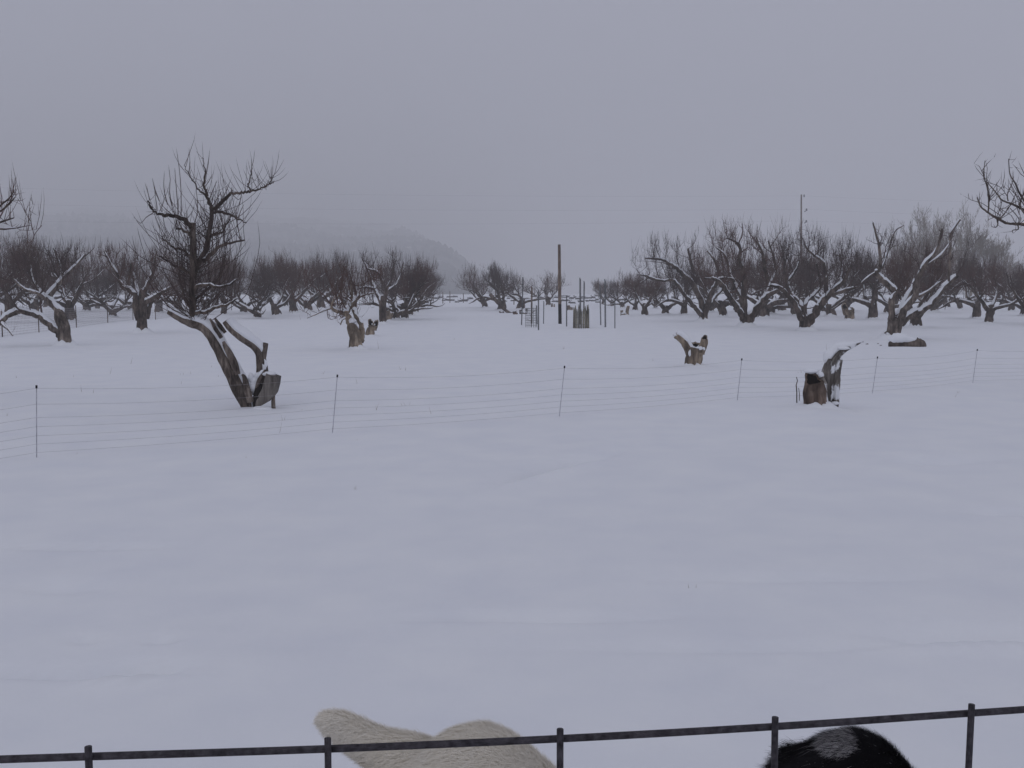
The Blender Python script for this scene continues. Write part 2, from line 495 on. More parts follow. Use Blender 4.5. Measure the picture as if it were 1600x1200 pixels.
def grow(limbs, rng, br, tw, sn, ztop, dens=1.0, start=.3, sec_len=(.5, 1.35), shoot=(.3, .85), tr=.0054, snow=.7, spread=1.0):
    """crooked side branches that fork again, water shoots and short spurs along the limbs"""
    def crook(p, d, ln, r0, n, wob, up):
        sp, sr = [p], [r0]
        for k in range(n):
            d = (d + wander(rng, wob) + V3((0, 0, up + (.5 if p.z < ztop * .36 else 0)))).normalized(); p = p + d * (ln / n)
            if p.z > ztop * .95: break
            sp.append(p); sr.append(r0 * (1 - .8 * (k + 1) / n))
        return sp, sr
    secs, ters = [], []
    for pts, rad in limbs:
        L = sum((pts[i + 1] - pts[i]).length for i in range(len(pts) - 1)); acc = 0; nxt = L * start
        for i in range(len(pts) - 1):
            seg = pts[i + 1] - pts[i]; acc += seg.length
            if acc < nxt or pts[i].z < ztop * .24: continue
            nxt = acc + rng.uniform(.11, .28) / dens
            t = seg.normalized(); rr = rad[i]
            d = (t * rng.uniform(.1, .9) + wander(rng, 1.0) * spread + V3((0, 0, .3))).normalized()
            sp, sr = crook(pts[i].copy(), d, rng.uniform(*sec_len) * (.65 + .5 * min(1, rr / .06)), min(rr * .6, rng.uniform(.014, .034)), 7, .42, .12)
            if len(sp) > 2:
                tube(br, sp, sr, 5); secs.append((sp, sr))
                if rng.random() < snow * .6: snow_on(sn, sp, sr, rng, .15, .45, 5)
    for sp, sr in secs:
        for i in range(2, len(sp)):
            for _ in range(int(rng.random() < .9 * dens) + (rng.random() < .3 * dens)):
                d = ((sp[i] - sp[i - 1]).normalized() * .5 + wander(rng, 1.0) * spread + V3((0, 0, .22))).normalized()
                p, r = crook(sp[i], d, rng.uniform(.25, .7), max(.006, sr[i] * .6), 4, .45, .14)
                if len(p) > 2: twig(br, p, r[0], .004); ters.append((p, r))
    for pts, rad, w in [(a, b, .8) for a, b in ters] + [(a, b, 1.0) for a, b in secs] + [(a, b, .5) for a, b in limbs]:
        for i in range(1, len(pts)):
            if w == .5 and i < len(pts) * start: continue
            hi = pts[i].z > ztop * .55
            m = rng.random() * (2.2 if hi else .75) * dens * w
            for _ in range(int(m) + (rng.random() < m % 1)):
                p = pts[i] + (pts[min(i + 1, len(pts) - 1)] - pts[i]) * rng.random()
                room = ztop * rng.uniform(.86, 1.1) - p.z
                if room < .15: continue
                L = min(room, rng.uniform(*shoot) * rng.choice((.4, .7, 1, 1.25 if hi else .8)))
                q = sprout(tw, p, wander(rng, (.36 if hi else .9) * spread) + V3((0, 0, .75)), L, tr * rng.uniform(.7, 1.25), rng, 4, .3)
                if rng.random() < .35: sprout(tw, q[1], wander(rng, 1) + V3((0, 0, .4)), L * .4, tr * .6, rng, 3, .2)
            if rng.random() < .4 * dens:       # spur
                sprout(tw, pts[i], wander(rng, 1) + V3((0, 0, .1)), rng.uniform(.06, .25), tr * .85, rng, 3, .1)

def gnarl(rng, p, d, L, r0, r1, n, up, jit):
    pts, rad = [p], [r0]
    for k in range(n):
        d = (d + wander(rng, jit) + V3((0, 0, up))).normalized()
        p = p + d * (L / n); pts.append(p); rad.append(r0 + (r1 - r0) * (k + 1) / n)
    return catmull(pts, rad, 3)

def apple_meshes(seed, dens=1.0):
    """an old pruned apple tree about 4.3 m high: (trunk, crown, twigs, snow) meshes"""
    rng = random.Random(seed); tk, br, tw, sn = MB(), MB(), MB(), MB()
    h = rng.uniform(.55, .95); r = rng.uniform(.18, .25)
    lean = wander(rng, .16); lean.z = 0
    top = V3((lean.x, lean.y, h))
    pts, rad = catmull([V3((0, 0, -.3)), V3((0, 0, .15)), V3((lean.x * .5, lean.y * .5, h * .6)), top, top + V3((0, 0, .12))], [r * 1.45, r * 1.1, r * .95, r * .8, r * .4], 4)
    tube(tk, pts, rad, 18, .3, 4.5, seed=seed, flute=.28)
    limbs = []
    n = rng.choice((3, 4, 4, 5)); a0 = rng.random() * 6.28
    for k in range(n):
        a = a0 + 6.283 * k / n + rng.uniform(-.4, .4); el = rng.uniform(.42, 1.1)
        d = V3((math.cos(a) * math.cos(el), math.sin(a) * math.cos(el), math.sin(el)))
        L = rng.uniform(2.2, 3.2); q, w = gnarl(rng, top - V3((0, 0, .3)), d, L, r * rng.uniform(.5, .68), .014, 7, .03, .36)
        tube(tk, q, w, 8, .3, 6, seed=k); limbs.append((q, w)); snow_on(sn, q, w, rng, .42)
        for j in range(rng.choice((2, 2, 3))):  # forks
            i = int(len(q) * rng.uniform(.3, .65)); t = (q[i + 1] - q[i]).normalized()
            d2 = (t + wander(rng, .9) + V3((0, 0, .25))).normalized()
            q2, w2 = gnarl(rng, q[i], d2, rng.uniform(.9, 1.7), w[i] * .75, .012, 5, .05, .36)
            tube(tk, q2, w2, 7, .15, 7, seed=k + j); limbs.append((q2, w2)); snow_on(sn, q2, w2, rng, .28)
    snow_skirt(sn, V3((0, 0, 0)), r * .85, r * 2.8, r * .7, seed)
    grow(limbs, rng, br, tw, sn, 4.2, dens, .25)
    mat = M['twig_red'] if seed % 2 else M['twig']
    tkm = tk.mesh('trunk', M['bark'])
    b0 = len(br.v); br.v += tw.v; br.f += [tuple(i + b0 for i in f) for f in tw.f]
    return tkm, br.mesh('crown', mat, False), sn.mesh('snow', M['snow'])

def place_tree(meshes, px, py, top, rot, label, group, seed, broad=1):
    q = base_at(px, py)
    s = (py - top) * (1 + .05 * math.sin(seed * 12.9)) / F * q.y / 4.35
    o = empty('apple_tree', q, label, 'tree', group)
    o.rotation_euler = (0, 0, rot); o.scale = (s * broad * (1 + .1 * math.sin(seed * 7)), s * broad * (1 + .1 * math.cos(seed * 5)), s)
    for nm, m in zip(('trunk', 'crown', 'snow'), meshes):
        c = link(nm, m, o)
        if nm == 'snow': tag(c, kind='stuff')
    return o

def traced(name, base, d, label, limbs, trunk, ztop, seed, group=None, dens=1.0, cat='tree', red=False, rough=.2, mat='bark',
           start=.3, snow=.6, crown=True, slim=.87, **kw):
    """a tree whose trunk and limbs follow given courses. base: (px, py); limbs: lists of (px, py, half width in px, metres further back)"""
    rng = random.Random(seed); b = base_at(*base) if d is None else P(base[0], base[1], d)
    d = b.y; k = d / F
    def conv(l): return [P(x, y, d + dy) - b for x, y, w, dy in l], [w * k for x, y, w, dy in l]
    o = empty(name, b, label, cat, group)
    tk, br, tw, sn = MB(), MB(), MB(), MB()
    for t in trunk:
        p, r = conv(t); p.append(p[-1] + (p[-1] - p[-2]) * .6); r.append(r[-1] * .5); p, r = catmull([p[0] - V3((0, 0, .3))] + p, [r[0] * 1.12] + r, 5); tube(tk, p, r, 28, rough, 5, seed=seed, flute=.3); snow_on(sn, p, r, rng, .5)
    tk.build('trunk', M[mat], o)
    ll = []
    for l in limbs:
        m = MB(); p, r = conv(l); r = [q * slim for q in r]; p, r = catmull(p, r, 5)
        p = [q + wander(rng, .25) * r[i] for i, q in enumerate(p)]
        tube(m, p, r, 10, rough * .9, 7, seed=seed); m.build('limb', M[mat], o); ll.append((p, r)); snow_on(sn, p, r, rng, snow)
    r_ = trunk[0][0][2] * k; snow_skirt(sn, P(trunk[0][0][0], base[1], d) - b, r_ * .8, r_ * 2.8, r_ * .8, seed)
    if crown:
        grow(ll, rng, br, tw, sn, ztop, dens, start, **kw)
        b0 = len(br.v); br.v += tw.v; br.f += [tuple(i + b0 for i in f) for f in tw.f]
        br.build('crown', M['twig_red' if red else 'twig'], o, False)
    build_snow(sn, o)
    return o, ll

def zt(base, top):
    """height above the base of the pixel row top, at the distance of base"""
    b = base_at(*base); return P(base[0], top, b.y).z - b.z

def build_traced():
    # ---- right-hand front row
    b = (1099, 502)
    traced('apple_tree', b, None, 'bare apple tree with two long low limbs reaching over the snow lane', [
        [(1100, 489, 6, 0), (1094, 468, 5, 0), (1082, 444, 4.5, -.2), (1063, 425, 3.5, -.4), (1050, 414, 3, -.5), (1036, 406, 2.5, -.4), (1022, 404, 2, -.3), (1008, 404, 1.2, -.2)],
        [(1095, 493, 4.5, -.1), (1085, 479, 3.6, -.3), (1069, 460, 3, -.5), (1053, 439, 2.6, -.7), (1037, 439, 2, -.8), (1022, 436, 1.8, -.9), (1010, 431, 1.5, -.9), (996, 429, 1, -.9)],
        [(1101, 484, 5, .2), (1092, 457, 4.2, .3), (1086, 438, 3.4, .5), (1080, 412, 2.6, .7), (1075, 388, 1.6, .9)],
        [(1104, 484, 5.5, 0), (1110, 462, 4.4, -.3), (1117, 447, 3.6, -.5), (1124, 432, 3, -.6), (1117, 408, 2.2, -.5), (1105, 392, 1.5, -.4)],
        [(1105, 482, 4, .3), (1116, 466, 3.2, .8), (1128, 450, 2.5, 1.2), (1130, 420, 1.8, 1.5), (1126, 395, 1.2, 1.7)]],
        [[(1099, 503, 7.2, 0), (1099, 495, 6.6, 0), (1101, 484, 6.5, 0)]], zt(b, 352), 11, 'apple trees of the front row', 1.0)
    b = (1166, 511)
    traced('apple_tree', b, None, 'broad bare apple tree whose thick trunk forks low like a V under a tangled crown', [
        [(1163, 499, 6.5, 0), (1153, 483, 5.4, -.2), (1141, 466, 4.6, -.4), (1131, 449, 4, -.5), (1122, 439, 3.2, -.6), (1112, 434, 2, -.7)],
        [(1144, 452, 3, .2), (1146, 438, 2.6, .2), (1132, 435, 2.2, .1), (1116, 436, 1.9, 0), (1100, 435, 1.3, 0)],
        [(1161, 494, 5.5, .2), (1158, 465, 4.6, .5), (1149, 447, 3.8, .8), (1143, 434, 3.2, 1), (1138, 417, 2.6, 1.2), (1132, 398, 2, 1.3), (1120, 388, 1.2, 1.4)],
        [(1163, 492, 5.5, 0), (1163, 447, 4.6, .1), (1161, 422, 4, .1), (1155, 409, 3.4, 0), (1157, 390, 2.6, 0), (1152, 379, 2, -.1), (1135, 372, 1.2, -.2)],
        [(1171, 500, 7.4, 0), (1183, 483, 6.4, -.2), (1196, 466, 5, -.5), (1208, 457, 3.8, -.7), (1222, 451, 2.4, -.9)],
        [(1190, 474, 5, -.2), (1201, 450, 4.2, .1), (1196, 425, 3.4, .3), (1192, 398, 2.6, .4), (1185, 382, 2, .4), (1182, 371, 1.4, .4)],
        [(1198, 452, 3.4, .2), (1212, 424, 2.6, .6), (1207, 396, 2, .8), (1200, 376, 1.3, .9)]],
        [[(1166, 512, 9.6, 0), (1166, 504, 9, 0), (1167, 496, 9.5, 0)]], zt(b, 338), 12, 'apple trees of the front row', 1.0, red=True)
    b = (1260, 517)
    traced('apple_tree', b, None, 'bare apple tree with one thick snow-lined limb rising at a slant', [
        [(1253, 500, 6, 0), (1244, 480, 4.8, -.4), (1229, 460, 4, -.8), (1218, 449, 3.2, -1), (1204, 446, 2, -1.2)],
        [(1255, 498, 5.5, .2), (1250, 476, 4.6, .4), (1237, 460, 3.8, .6), (1229, 438, 3, .8), (1225, 420, 2, .9), (1230, 398, 1.3, 1)],
        [(1231, 440, 2.6, .8), (1245, 419, 2, .9), (1250, 396, 1.3, 1.1)],
        [(1264, 503, 8, 0), (1274, 488, 7, -.2), (1286, 473, 6.2, -.4), (1296, 460, 5, -.6), (1309, 448, 4.2, -.8), (1320, 436, 2.8, -.9), (1330, 414, 1.6, -1)],
        [(1300, 462, 3.6, -.6), (1318, 454, 3, -.9), (1339, 449, 2, -1.1)],
        [(1290, 466, 4.6, -.3), (1291, 435, 3.8, 0), (1288, 416, 3, .1), (1283, 407, 2.6, .1), (1266, 394, 2, .2), (1256, 380, 1.2, .2)],
        [(1258, 500, 4.6, .4), (1259, 474, 3.6, .9), (1272, 460, 3, 1.3), (1282, 446, 2.2, 1.5), (1276, 412, 1.5, 1.7)],
        [(1312, 446, 3, -.7), (1316, 420, 2.2, -.4), (1312, 398, 1.4, -.2)]],
        [[(1260, 519, 9.6, 0), (1259, 510, 9, 0), (1259, 500, 9, 0)]], zt(b, 348), 13, 'apple trees of the front row', 1.0)
    b = (1395, 530)
    traced('apple_tree', b, None, 'snow-plastered apple tree with three stout bare limbs spread above a snowy log', [
        [(1393, 503, 6.5, 0), (1394, 473, 5.6, 0), (1396, 455, 5.4, .1), (1381, 440, 5, 0), (1370, 427, 4, -.1), (1376, 414, 3.2, -.2), (1372, 378, 2.2, -.3), (1364, 348, 1.3, -.4)],
        [(1404, 510, 7, 0), (1413, 486, 6.5, -.2), (1430, 462, 5.4, -.4), (1434, 436, 4.6, -.5), (1447, 412, 3.8, -.6), (1464, 390, 2.6, -.7), (1472, 357, 1.4, -.8)],
        [(1401, 496, 5.5, .3), (1421, 458, 4.2, .5), (1429, 436, 2.6, .6)],
        [(1408, 506, 6.5, .2), (1424, 491, 6.2, .3), (1440, 486, 6, .4), (1456, 473, 5.2, .5), (1476, 449, 4.4, .6), (1495, 430, 4, .7)],
        [(1482, 440, 2.2, .6), (1485, 385, 2.3, .6), (1486, 365, 2.1, .6), (1500, 343, 1.9, .6)],
        [(1372, 424, 2, 0), (1358, 432, 1.6, -.2), (1346, 442, 1, -.3)],
        [(1440, 420, 2, -.5), (1470, 398, 1.6, -.3), (1486, 376, 1, 0)],
        [(1378, 420, 2.4, .2), (1390, 385, 1.8, .4), (1398, 362, 1.4, .5), (1412, 352, 1, .6)],
        [(1420, 470, 2.4, .5), (1446, 458, 2, .3), (1470, 440, 1.4, .2)]],
        [[(1391, 531, 11, 0), (1396, 520, 9.5, 0), (1398, 505, 10, 0)]], zt(b, 350), 14, None, .55, start=.45, snow=.9, mat='bark_old')
    # ---- left-hand trees
    b = (100, 541)
    traced('apple_tree', b, None, 'apple tree with a pale trunk and a snow-covered limb arching to the ground', [
        [(94, 524, 7, 0), (78, 508, 6, -.1), (61, 495, 5.4, -.2), (40, 487, 5.2, -.3), (23, 488, 5, -.4), (8, 497, 4.6, -.5), (-8, 510, 4, -.6), (-30, 516, 3, -.7)],
        [(99, 512, 8, 0), (89, 484, 6.5, .1), (76, 466, 5.4, .2), (88, 448, 4.6, .3), (102, 431, 3.2, .4), (119, 415, 2.2, .5), (133, 397, 1.1, .6)],
        [(84, 474, 4, .3), (68, 462, 3.2, .8), (52, 440, 2.6, 1.1), (48, 414, 1.8, 1.3), (46, 390, 1.2, 1.4)],
        [(90, 452, 3, .4), (96, 425, 2.3, .8), (88, 396, 1.5, 1)],
        [(70, 468, 3.4, -.1), (58, 458, 2.6, -.5), (38, 452, 2, -.9), (20, 436, 1.4, -1.1)],
        [(2, 505, 3, -.5), (12, 514, 2, -.9), (20, 524, 1.2, -1.1)]],
        [[(100, 543, 11, 0), (101, 530, 10, 0), (99, 512, 8.8, 0), (93, 494, 7, 0)]], zt(b, 374), 15, None, 1.0, mat='bark_old', snow=.9)
    b = (223, 521)
    traced('apple_tree', b, None, 'upright apple tree with snow stuck to its trunk and a fan of reddish shoots', [
        [(216, 500, 4.5, -.1), (212, 480, 4.6, -.1), (211, 463, 4.6, -.1), (200, 452, 4.2, -.2), (190, 447, 3.4, -.3), (182, 427, 2.6, -.3), (173, 412, 2, -.3), (163, 393, 1.3, -.3)],
        [(224, 474, 5.5, 0), (243, 463, 3.6, -.1), (253, 457, 2.8, -.2), (268, 448, 1.6, -.3)],
        [(229, 498, 4.6, .1), (234, 478, 3.6, .1), (240, 467, 2.6, .1)],
        [(222, 470, 5, .1), (230, 446, 3.2, .2), (240, 424, 2.2, .3), (243, 398, 1.2, .3)],
        [(220, 470, 4, .2), (212, 444, 2.8, .5), (206, 420, 1.8, .7)],
        [(200, 452, 3, -.1), (202, 432, 2.2, 0), (206, 410, 1.3, 0)]],
        [[(223, 523, 9.5, 0), (222, 510, 8, 0), (222, 490, 7.5, 0), (222, 467, 6.5, 0)]], zt(b, 378), 16, None, 1.05, red=True, snow=1.0)
    b = (557, 547)
    traced('apple_tree', b, None, 'apple tree with a split grey barkless trunk and a slim second stem', [
        [(551, 512, 8.2, 0), (546, 502, 6.8, 0), (539, 490, 5.5, 0), (530, 487, 4, -.1), (523, 485, 3.2, -.2), (518, 478, 2, -.3), (524, 462, 1.3, -.3)],
        [(565, 534, 4.6, .03), (566, 520, 4.6, .05), (564, 507, 4.8, .05), (556, 492, 4.4, .1), (552, 480, 3.6, .2), (554, 470, 2.8, .2), (562, 460, 1.8, .3)],
        [(541, 492, 4.2, .1), (547, 480, 3, .2), (550, 464, 2.2, .3), (548, 440, 1.4, .3)],
        [(528, 487, 2.6, .1), (526, 470, 2, .3), (534, 450, 1.3, .4)],
        [(520, 481, 1.6, -.2), (505, 486, 1.2, -.4), (492, 492, .9, -.5), (480, 497, .6, -.6)],
        [(553, 474, 2.4, .3), (566, 462, 1.6, .5), (584, 458, 1.1, .6)],
        [(540, 497, 1.6, -.3), (535, 500, 1.3, -.4), (532, 508, 1, -.4)]],
        [[(557, 549, 10.5, 0), (556, 535, 10, 0), (555, 522, 9.6, 0), (550, 510, 8, 0)]], zt(b, 402), 17, None, .85, mat='weathered', red=True, snow=1.0)
    b = (599, 506)
    traced('apple_tree', b, None, 'slender olive-barked apple tree growing beside a pale cut stump', [
        [(598, 476, 4.6, 0), (590, 462, 3.6, .2), (584, 448, 2.8, .4), (574, 420, 1.8, .6), (566, 404, 1.1, .7)],
        [(600, 474, 4, 0), (605, 452, 2.6, -.1), (612, 436, 2, -.2), (616, 410, 1.3, -.3)],
        [(586, 452, 2.6, .3), (572, 449, 2, 0), (560, 451, 1.2, -.2)],
        [(598, 444, 2.4, -.1), (590, 426, 2, -.4), (574, 420, 1.4, -.6)],
        [(604, 456, 2.2, .3), (622, 440, 1.6, .7), (630, 410, 1.1, 1)]],
        [[(599, 508, 5.6, 0), (598, 494, 4.8, 0), (598, 474, 5, 0)]], zt(b, 384), 18, None, .8)
    # ---- near tree beside the frame: only branches hang into view
    b = (1790, 620)
    traced('apple_tree', b, None, 'dark knobbly apple branches without snow hanging over the far end of the net fence', [
        [(1768, 470, 9, 0), (1720, 400, 5, 0), (1660, 362, 3.2, 0), (1600, 351, 2.6, 0), (1575, 349, 2.3, 0), (1560, 342, 2, 0), (1545, 333, 1.7, .05), (1532, 322, 1.4, .1), (1527, 308, 1, .1)],
        [(1544, 332, 1.4, 0), (1545, 312, 1.2, 0), (1542, 290, 1.1, 0), (1537, 275, .9, 0), (1539, 251, .6, 0)],
        [(1690, 380, 4, .2), (1640, 345, 2.6, .2), (1600, 328, 2, .2), (1580, 318, 1.7, .2), (1566, 313, 1.3, .2), (1557, 302, 1, .2), (1547, 290, .8, .2), (1541, 283, .5, .2)],
        [(1612, 334, 2, .2), (1594, 303, 1.6, .2), (1586, 286, 1.3, .2), (1578, 272, 1, .2), (1576, 248, .6, .2)],
        [(1610, 345, 1.8, .1), (1594, 322, 1.5, .1), (1600, 300, 1.3, .1), (1606, 270, 1, .1)],
        [(1562, 341, 1, -.1), (1570, 333, .9, -.1), (1580, 318, .8, -.1), (1588, 300, .6, -.1)],
        [(1590, 350, 1, 0), (1592, 342, .8, 0), (1578, 325, .6, 0)],
        [(1575, 314, 1.1, .2), (1574, 304, 1, .2), (1580, 290, .8, .2), (1584, 276, .5, .2)],
        [(1557, 340, 1.1, 0), (1559, 350, 1, 0), (1556, 355, .8, 0), (1549, 354, .5, 0)],
        [(1590, 350, 1.1, 0), (1591, 358, 1, 0), (1582, 360, .8, 0), (1583, 364, .5, 0)],
        [(1770, 470, 8, 0), (1800, 380, 5, .3), (1830, 300, 3, .5), (1840, 240, 2, .6)],
        [(1780, 470, 8, .2), (1870, 400, 5, .6), (1950, 350, 3, 1)]],
        [[(1790, 640, 22, 0), (1786, 580, 18, 0), (1770, 465, 15, 0)]], zt(b, 225), 19, None, .3, start=.2, snow=-1, shoot=(.06, .2), sec_len=(.1, .28), tr=.0042)
    b = (-190, 630)
    traced('apple_tree', b, None, 'close bushy apple branches bristling with thin upright shoots beside the woven wire fence', [
        [(-180, 480, 14, 0), (-120, 410, 8, 0), (-60, 365, 5, 0), (-30, 345, 3.2, 0), (-8, 335, 2.4, 0), (10, 323, 1.6, 0), (24, 308, .9, 0)],
        [(-190, 480, 12, .2), (-200, 380, 8, .5), (-180, 300, 5, .8), (-150, 240, 3, 1)],
        [(-60, 365, 4, .2), (-20, 358, 2.6, .2), (6, 358, 1.6, .2), (26, 356, .9, .2), (48, 352, .4, .2)],
        [(-20, 345, 2.4, .3), (0, 322, 1.8, .3), (12, 312, 1.2, .3), (22, 300, .7, .3)],
        [(-40, 360, 3, -.3), (-15, 352, 2.2, -.4), (8, 345, 1.5, -.4), (22, 340, .8, -.4)]],
        [[(-190, 650, 26, 0), (-190, 560, 20, 0), (-182, 475, 18, 0)]], zt(b, 268), 20, None, .6, start=.5, red=True, snow=.2, shoot=(.2, .6), sec_len=(.25, .6), tr=.0045)

def hero_tree():
    """the leaning, half dead tree beside the net fence"""
    bx, by = 392, 637
    b = base_at(bx, by); d = b.y; k = d / F; rng = random.Random(77)
    o = empty('leaning_apple_tree', b, 'leaning half-dead apple tree with a hollow split base and one upright living limb', 'tree')
    sn, br, tw = MB(), MB(), MB()
    def conv(l): return [P(x, y, d + dy) - b for x, y, w, dy in l], [w * k for x, y, w, dy in l]
    def part(name, l, sub=8, sides=30, rough=.2, mat='bark_old', snow=1.0, freq=6, thick=1.5, **kw):
        m = MB(); p, r = conv(l); p, r = catmull(p, r, sub)
        tube(m, p, r, sides, rough, freq, seed=len(name) + l[0][0], flute=.26, **kw); ob = m.build(name, M[mat], o)
        if snow > 0: snow_on(sn, p, r, rng, snow, thick, 9)
        return p, r
    leaning = part('trunk', [(392, 652, 11, 0), (386, 634, 10, 0), (377, 612, 10.5, 0), (364, 585, 10.5, 0), (350, 558, 10, 0), (337, 533, 9, 0), (325, 517, 8, 0), (313, 508, 7.5, 0), (300, 504, 7, 0), (287, 500, 6, 0), (274, 493, 5, 0), (263, 487, 4, 0)], snow=.95)
    # broken bark ridges on the upper side of the trunk
    for l in ([(392, 628, 5, -.12), (386, 608, 5.5, -.14), (382, 590, 3.5, -.12), (378, 585, 1.5, -.12)],
              [(372, 585, 4, -.12), (364, 562, 5, -.12), (354, 545, 4, -.12), (349, 534, 2, -.1)],
              [(346, 528, 3, -.1), (338, 516, 3.5, -.12), (331, 503, 2.6, -.1), (328, 498, 1.5, -.1)],
              [(352, 520, 2.4, .02), (343, 508, 2.6, 0), (336, 498, 1.6, 0)]):
        part('bark_ridge', l, 4, 12, .4, snow=0)
    part('limb', [(414, 618, 9, .12), (410, 590, 9, .12), (409, 568, 8, .1), (405, 552, 6.5, .08), (397, 542, 6, .05), (387, 534, 6, .02), (372, 523, 6, 0), (360, 512, 5.6, 0), (352, 502, 5, 0)], snow=1.0, thick=1.9)
    part('limb', [(408, 562, 7, .1), (412, 548, 5.5, .1), (415, 536, 4, .1)], 5, 10, snow=1.2)
    # near-black solid painted as the base hollow's shade, and the grey sawn slab beside it
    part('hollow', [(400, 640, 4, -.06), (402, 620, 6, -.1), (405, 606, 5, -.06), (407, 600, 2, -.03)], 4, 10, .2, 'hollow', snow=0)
    slab = MB()
    outline = [(398.5, 634), (404, 636), (410, 633), (415, 630), (422, 623), (427.5, 616), (431, 603), (432.5, 591), (424, 588), (415.5, 584), (412.5, 596), (409, 608), (404, 617), (400.5, 625)]
    fr = [P(x, y, d - .16 - .004 * (x - 415) * .5) - b for x, y in outline]; bk = [q + V3((.03, .14, .02)) for q in fr]
    n = len(fr); slab.v = [tuple(q) for q in fr + bk]
    slab.f = [tuple(range(n))[::-1], tuple(range(n, 2 * n))] + [(i, (i + 1) % n, n + (i + 1) % n, n + i) for i in range(n)]
    slab.build('sawn_slab', M['greywood'], o, False)
    part('bark_ridge', [(428, 642, 3.2, -.05), (427, 628, 3.2, -.05), (428, 612, 2.6, -.05), (431, 594, 2, -.03)], 4, 8, .3, snow=0)
    part('bark_ridge', [(400, 612, 2.5, -.08), (404, 598, 4, -.06), (409, 586, 4, -.06), (413, 579, 2, -.04)], 4, 8, .3, snow=.6)
    # snow heaped in the crotch and on the slab
    for (x, y, dy, rx, ry, rz) in ((396, 606, .0, .085, .08, .10), (389, 598, .02, .05, .06, .05), (421, 584, -.05, .10, .10, .035), (411, 570, .1, .06, .07, .12), (372, 578, -.03, .05, .06, .05),
                                   (408, 640, -.2, .16, .12, .05), (380, 641, -.12, .10, .10, .03), (392, 590, .0, .045, .05, .07), (398, 597, .02, .07, .07, .08), (404, 588, .03, .06, .06, .06), (384, 594, -.06, .03, .04, .06)):
        c = P(x, y, d + dy) - b; base = len(sn.v); nu, nv = 12, 7
        for j in range(nv):
            ph = -math.pi / 2 + math.pi * j / (nv - 1)
            for i in range(nu):
                th = 2 * math.pi * i / nu; s = 1 + .22 * noise.noise(V3((i * .8, j * .9, x)))
                sn.v.append((c.x + rx * s * math.cos(ph) * math.cos(th), c.y + ry * s * math.cos(ph) * math.sin(th), c.z + rz * s * math.sin(ph)))
        for j in range(nv - 1):
            for i in range(nu):
                i2 = (i + 1) % nu; sn.f.append((base + j * nu + i, base + j * nu + i2, base + (j + 1) * nu + i2, base + (j + 1) * nu + i))
    # the living limb and its branches
    up1 = part('limb', [(304, 507, 7, 0), (302, 499, 7.4, 0), (301, 487, 6.4, 0), (300, 460, 5.4, 0), (301, 434, 5.2, 0), (302, 400, 5, 0), (302, 368, 4.6, 0), (302, 348, 4.4, 0)], 6, 12, .14, snow=0)
    up2 = part('limb', [(301, 440, 4, .02), (306, 419, 4.4, .05), (316, 400, 4.4, .1), (324, 386, 4, .12), (327, 362, 3.7, .12), (330, 345, 3.4, .12), (331, 327, 3, .12)], 5, 10, .14, snow=.4)
    bs = []
    def branch(l, snow=.3, sub=5):
        p, r = conv(l); r = [q * 1.3 for q in r]; p, r = catmull(p, r, sub); p = [q + wander(rng, .012) for q in p]
        tube(br, p, r, 6, .12, 12); bs.append((p, r))
        if snow: snow_on(sn, p, r, rng, snow, .6, 6)
    branch([(302, 362, 3, 0), (295, 350, 2.8, -.05), (285, 342, 2.8, -.1), (270, 338, 2.3, -.15), (252, 335, 2, -.2), (243, 331, 1.6, -.2), (235, 322, 1.3, -.2), (231, 313, .9, -.2)], .1)
    branch([(331, 328, 2.6, .12), (345, 318, 2.2, .1), (355, 307, 1.9, .05), (364, 302, 1.7, .05), (378, 301, 1.5, .05), (391, 299, 1.4, .05), (402, 297, 1.2, .05), (413, 292, 1, .05), (422, 287, .8, .05), (429, 284, .5, .05)], 0)
    branch([(391, 299, 1, .05), (388, 290, .9, .05), (391, 277, .7, .05), (395, 262, .4, .05)], 0)
    branch([(422, 287, .7, .05), (424, 281, .5, .05), (423, 277, .3, .05)], 0)
    branch([(331, 326, 2.2, .12), (325, 313, 1.8, .12), (322, 300, 1.5, .12), (318, 287, 1.3, .12), (320, 268, .9, .12), (318, 248, .4, .12)], 0)
    branch([(323, 308, 1.3, .12), (313, 299, 1, .1), (304, 286, .8, .1), (296, 274, .6, .1), (288, 258, .35, .1)], 0)
    branch([(333, 332, 1.8, .1), (350, 332, 1.5, .05), (360, 336, 1.3, 0), (372, 343, 1, -.05), (386, 348, .5, -.1)], 0)
    branch([(328, 370, 1.8, .1), (338, 365, 1.5, .1), (348, 363, 1.3, .1), (352, 354, 1, .1), (360, 340, .5, .1)], 0)
    branch([(302, 372, 2, 0), (294, 364, 1.7, -.1), (284, 358, 1.4, -.15), (276, 357, .9, -.2)], 0)
    branch([(318, 408, 3, .1), (330, 398, 2.4, .05), (342, 386, 2, 0), (360, 380, 1.5, 0), (382, 375, .9, 0)], .12)
    branch([(304, 488, 2.6, -.05), (322, 487, 2.2, -.1), (340, 480, 1.8, -.15), (356, 475, 1.4, -.2), (372, 466, .8, -.2)], .3)
    branch([(300, 482, 2.4, .1), (290, 470, 2, .2), (284, 450, 1.5, .3), (280, 425, 1, .3)], .2)
    branch([(304, 470, 2.2, .1), (322, 452, 2, .3), (345, 430, 1.5, .5), (352, 400, .9, .5)], .2)
    branch([(303, 450, 2, -.1), (325, 445, 1.8, -.2), (350, 448, 1.4, -.3), (372, 436, .8, -.3)], .3)
    branch([(300, 430, 2, .1), (285, 420, 1.7, .1), (268, 412, 1.4, .1), (250, 400, .9, .1)], .1)
    branch([(300, 405, 2, 0), (288, 392, 1.6, 0), (270, 386, 1.2, 0), (252, 372, .7, 0)], .1)
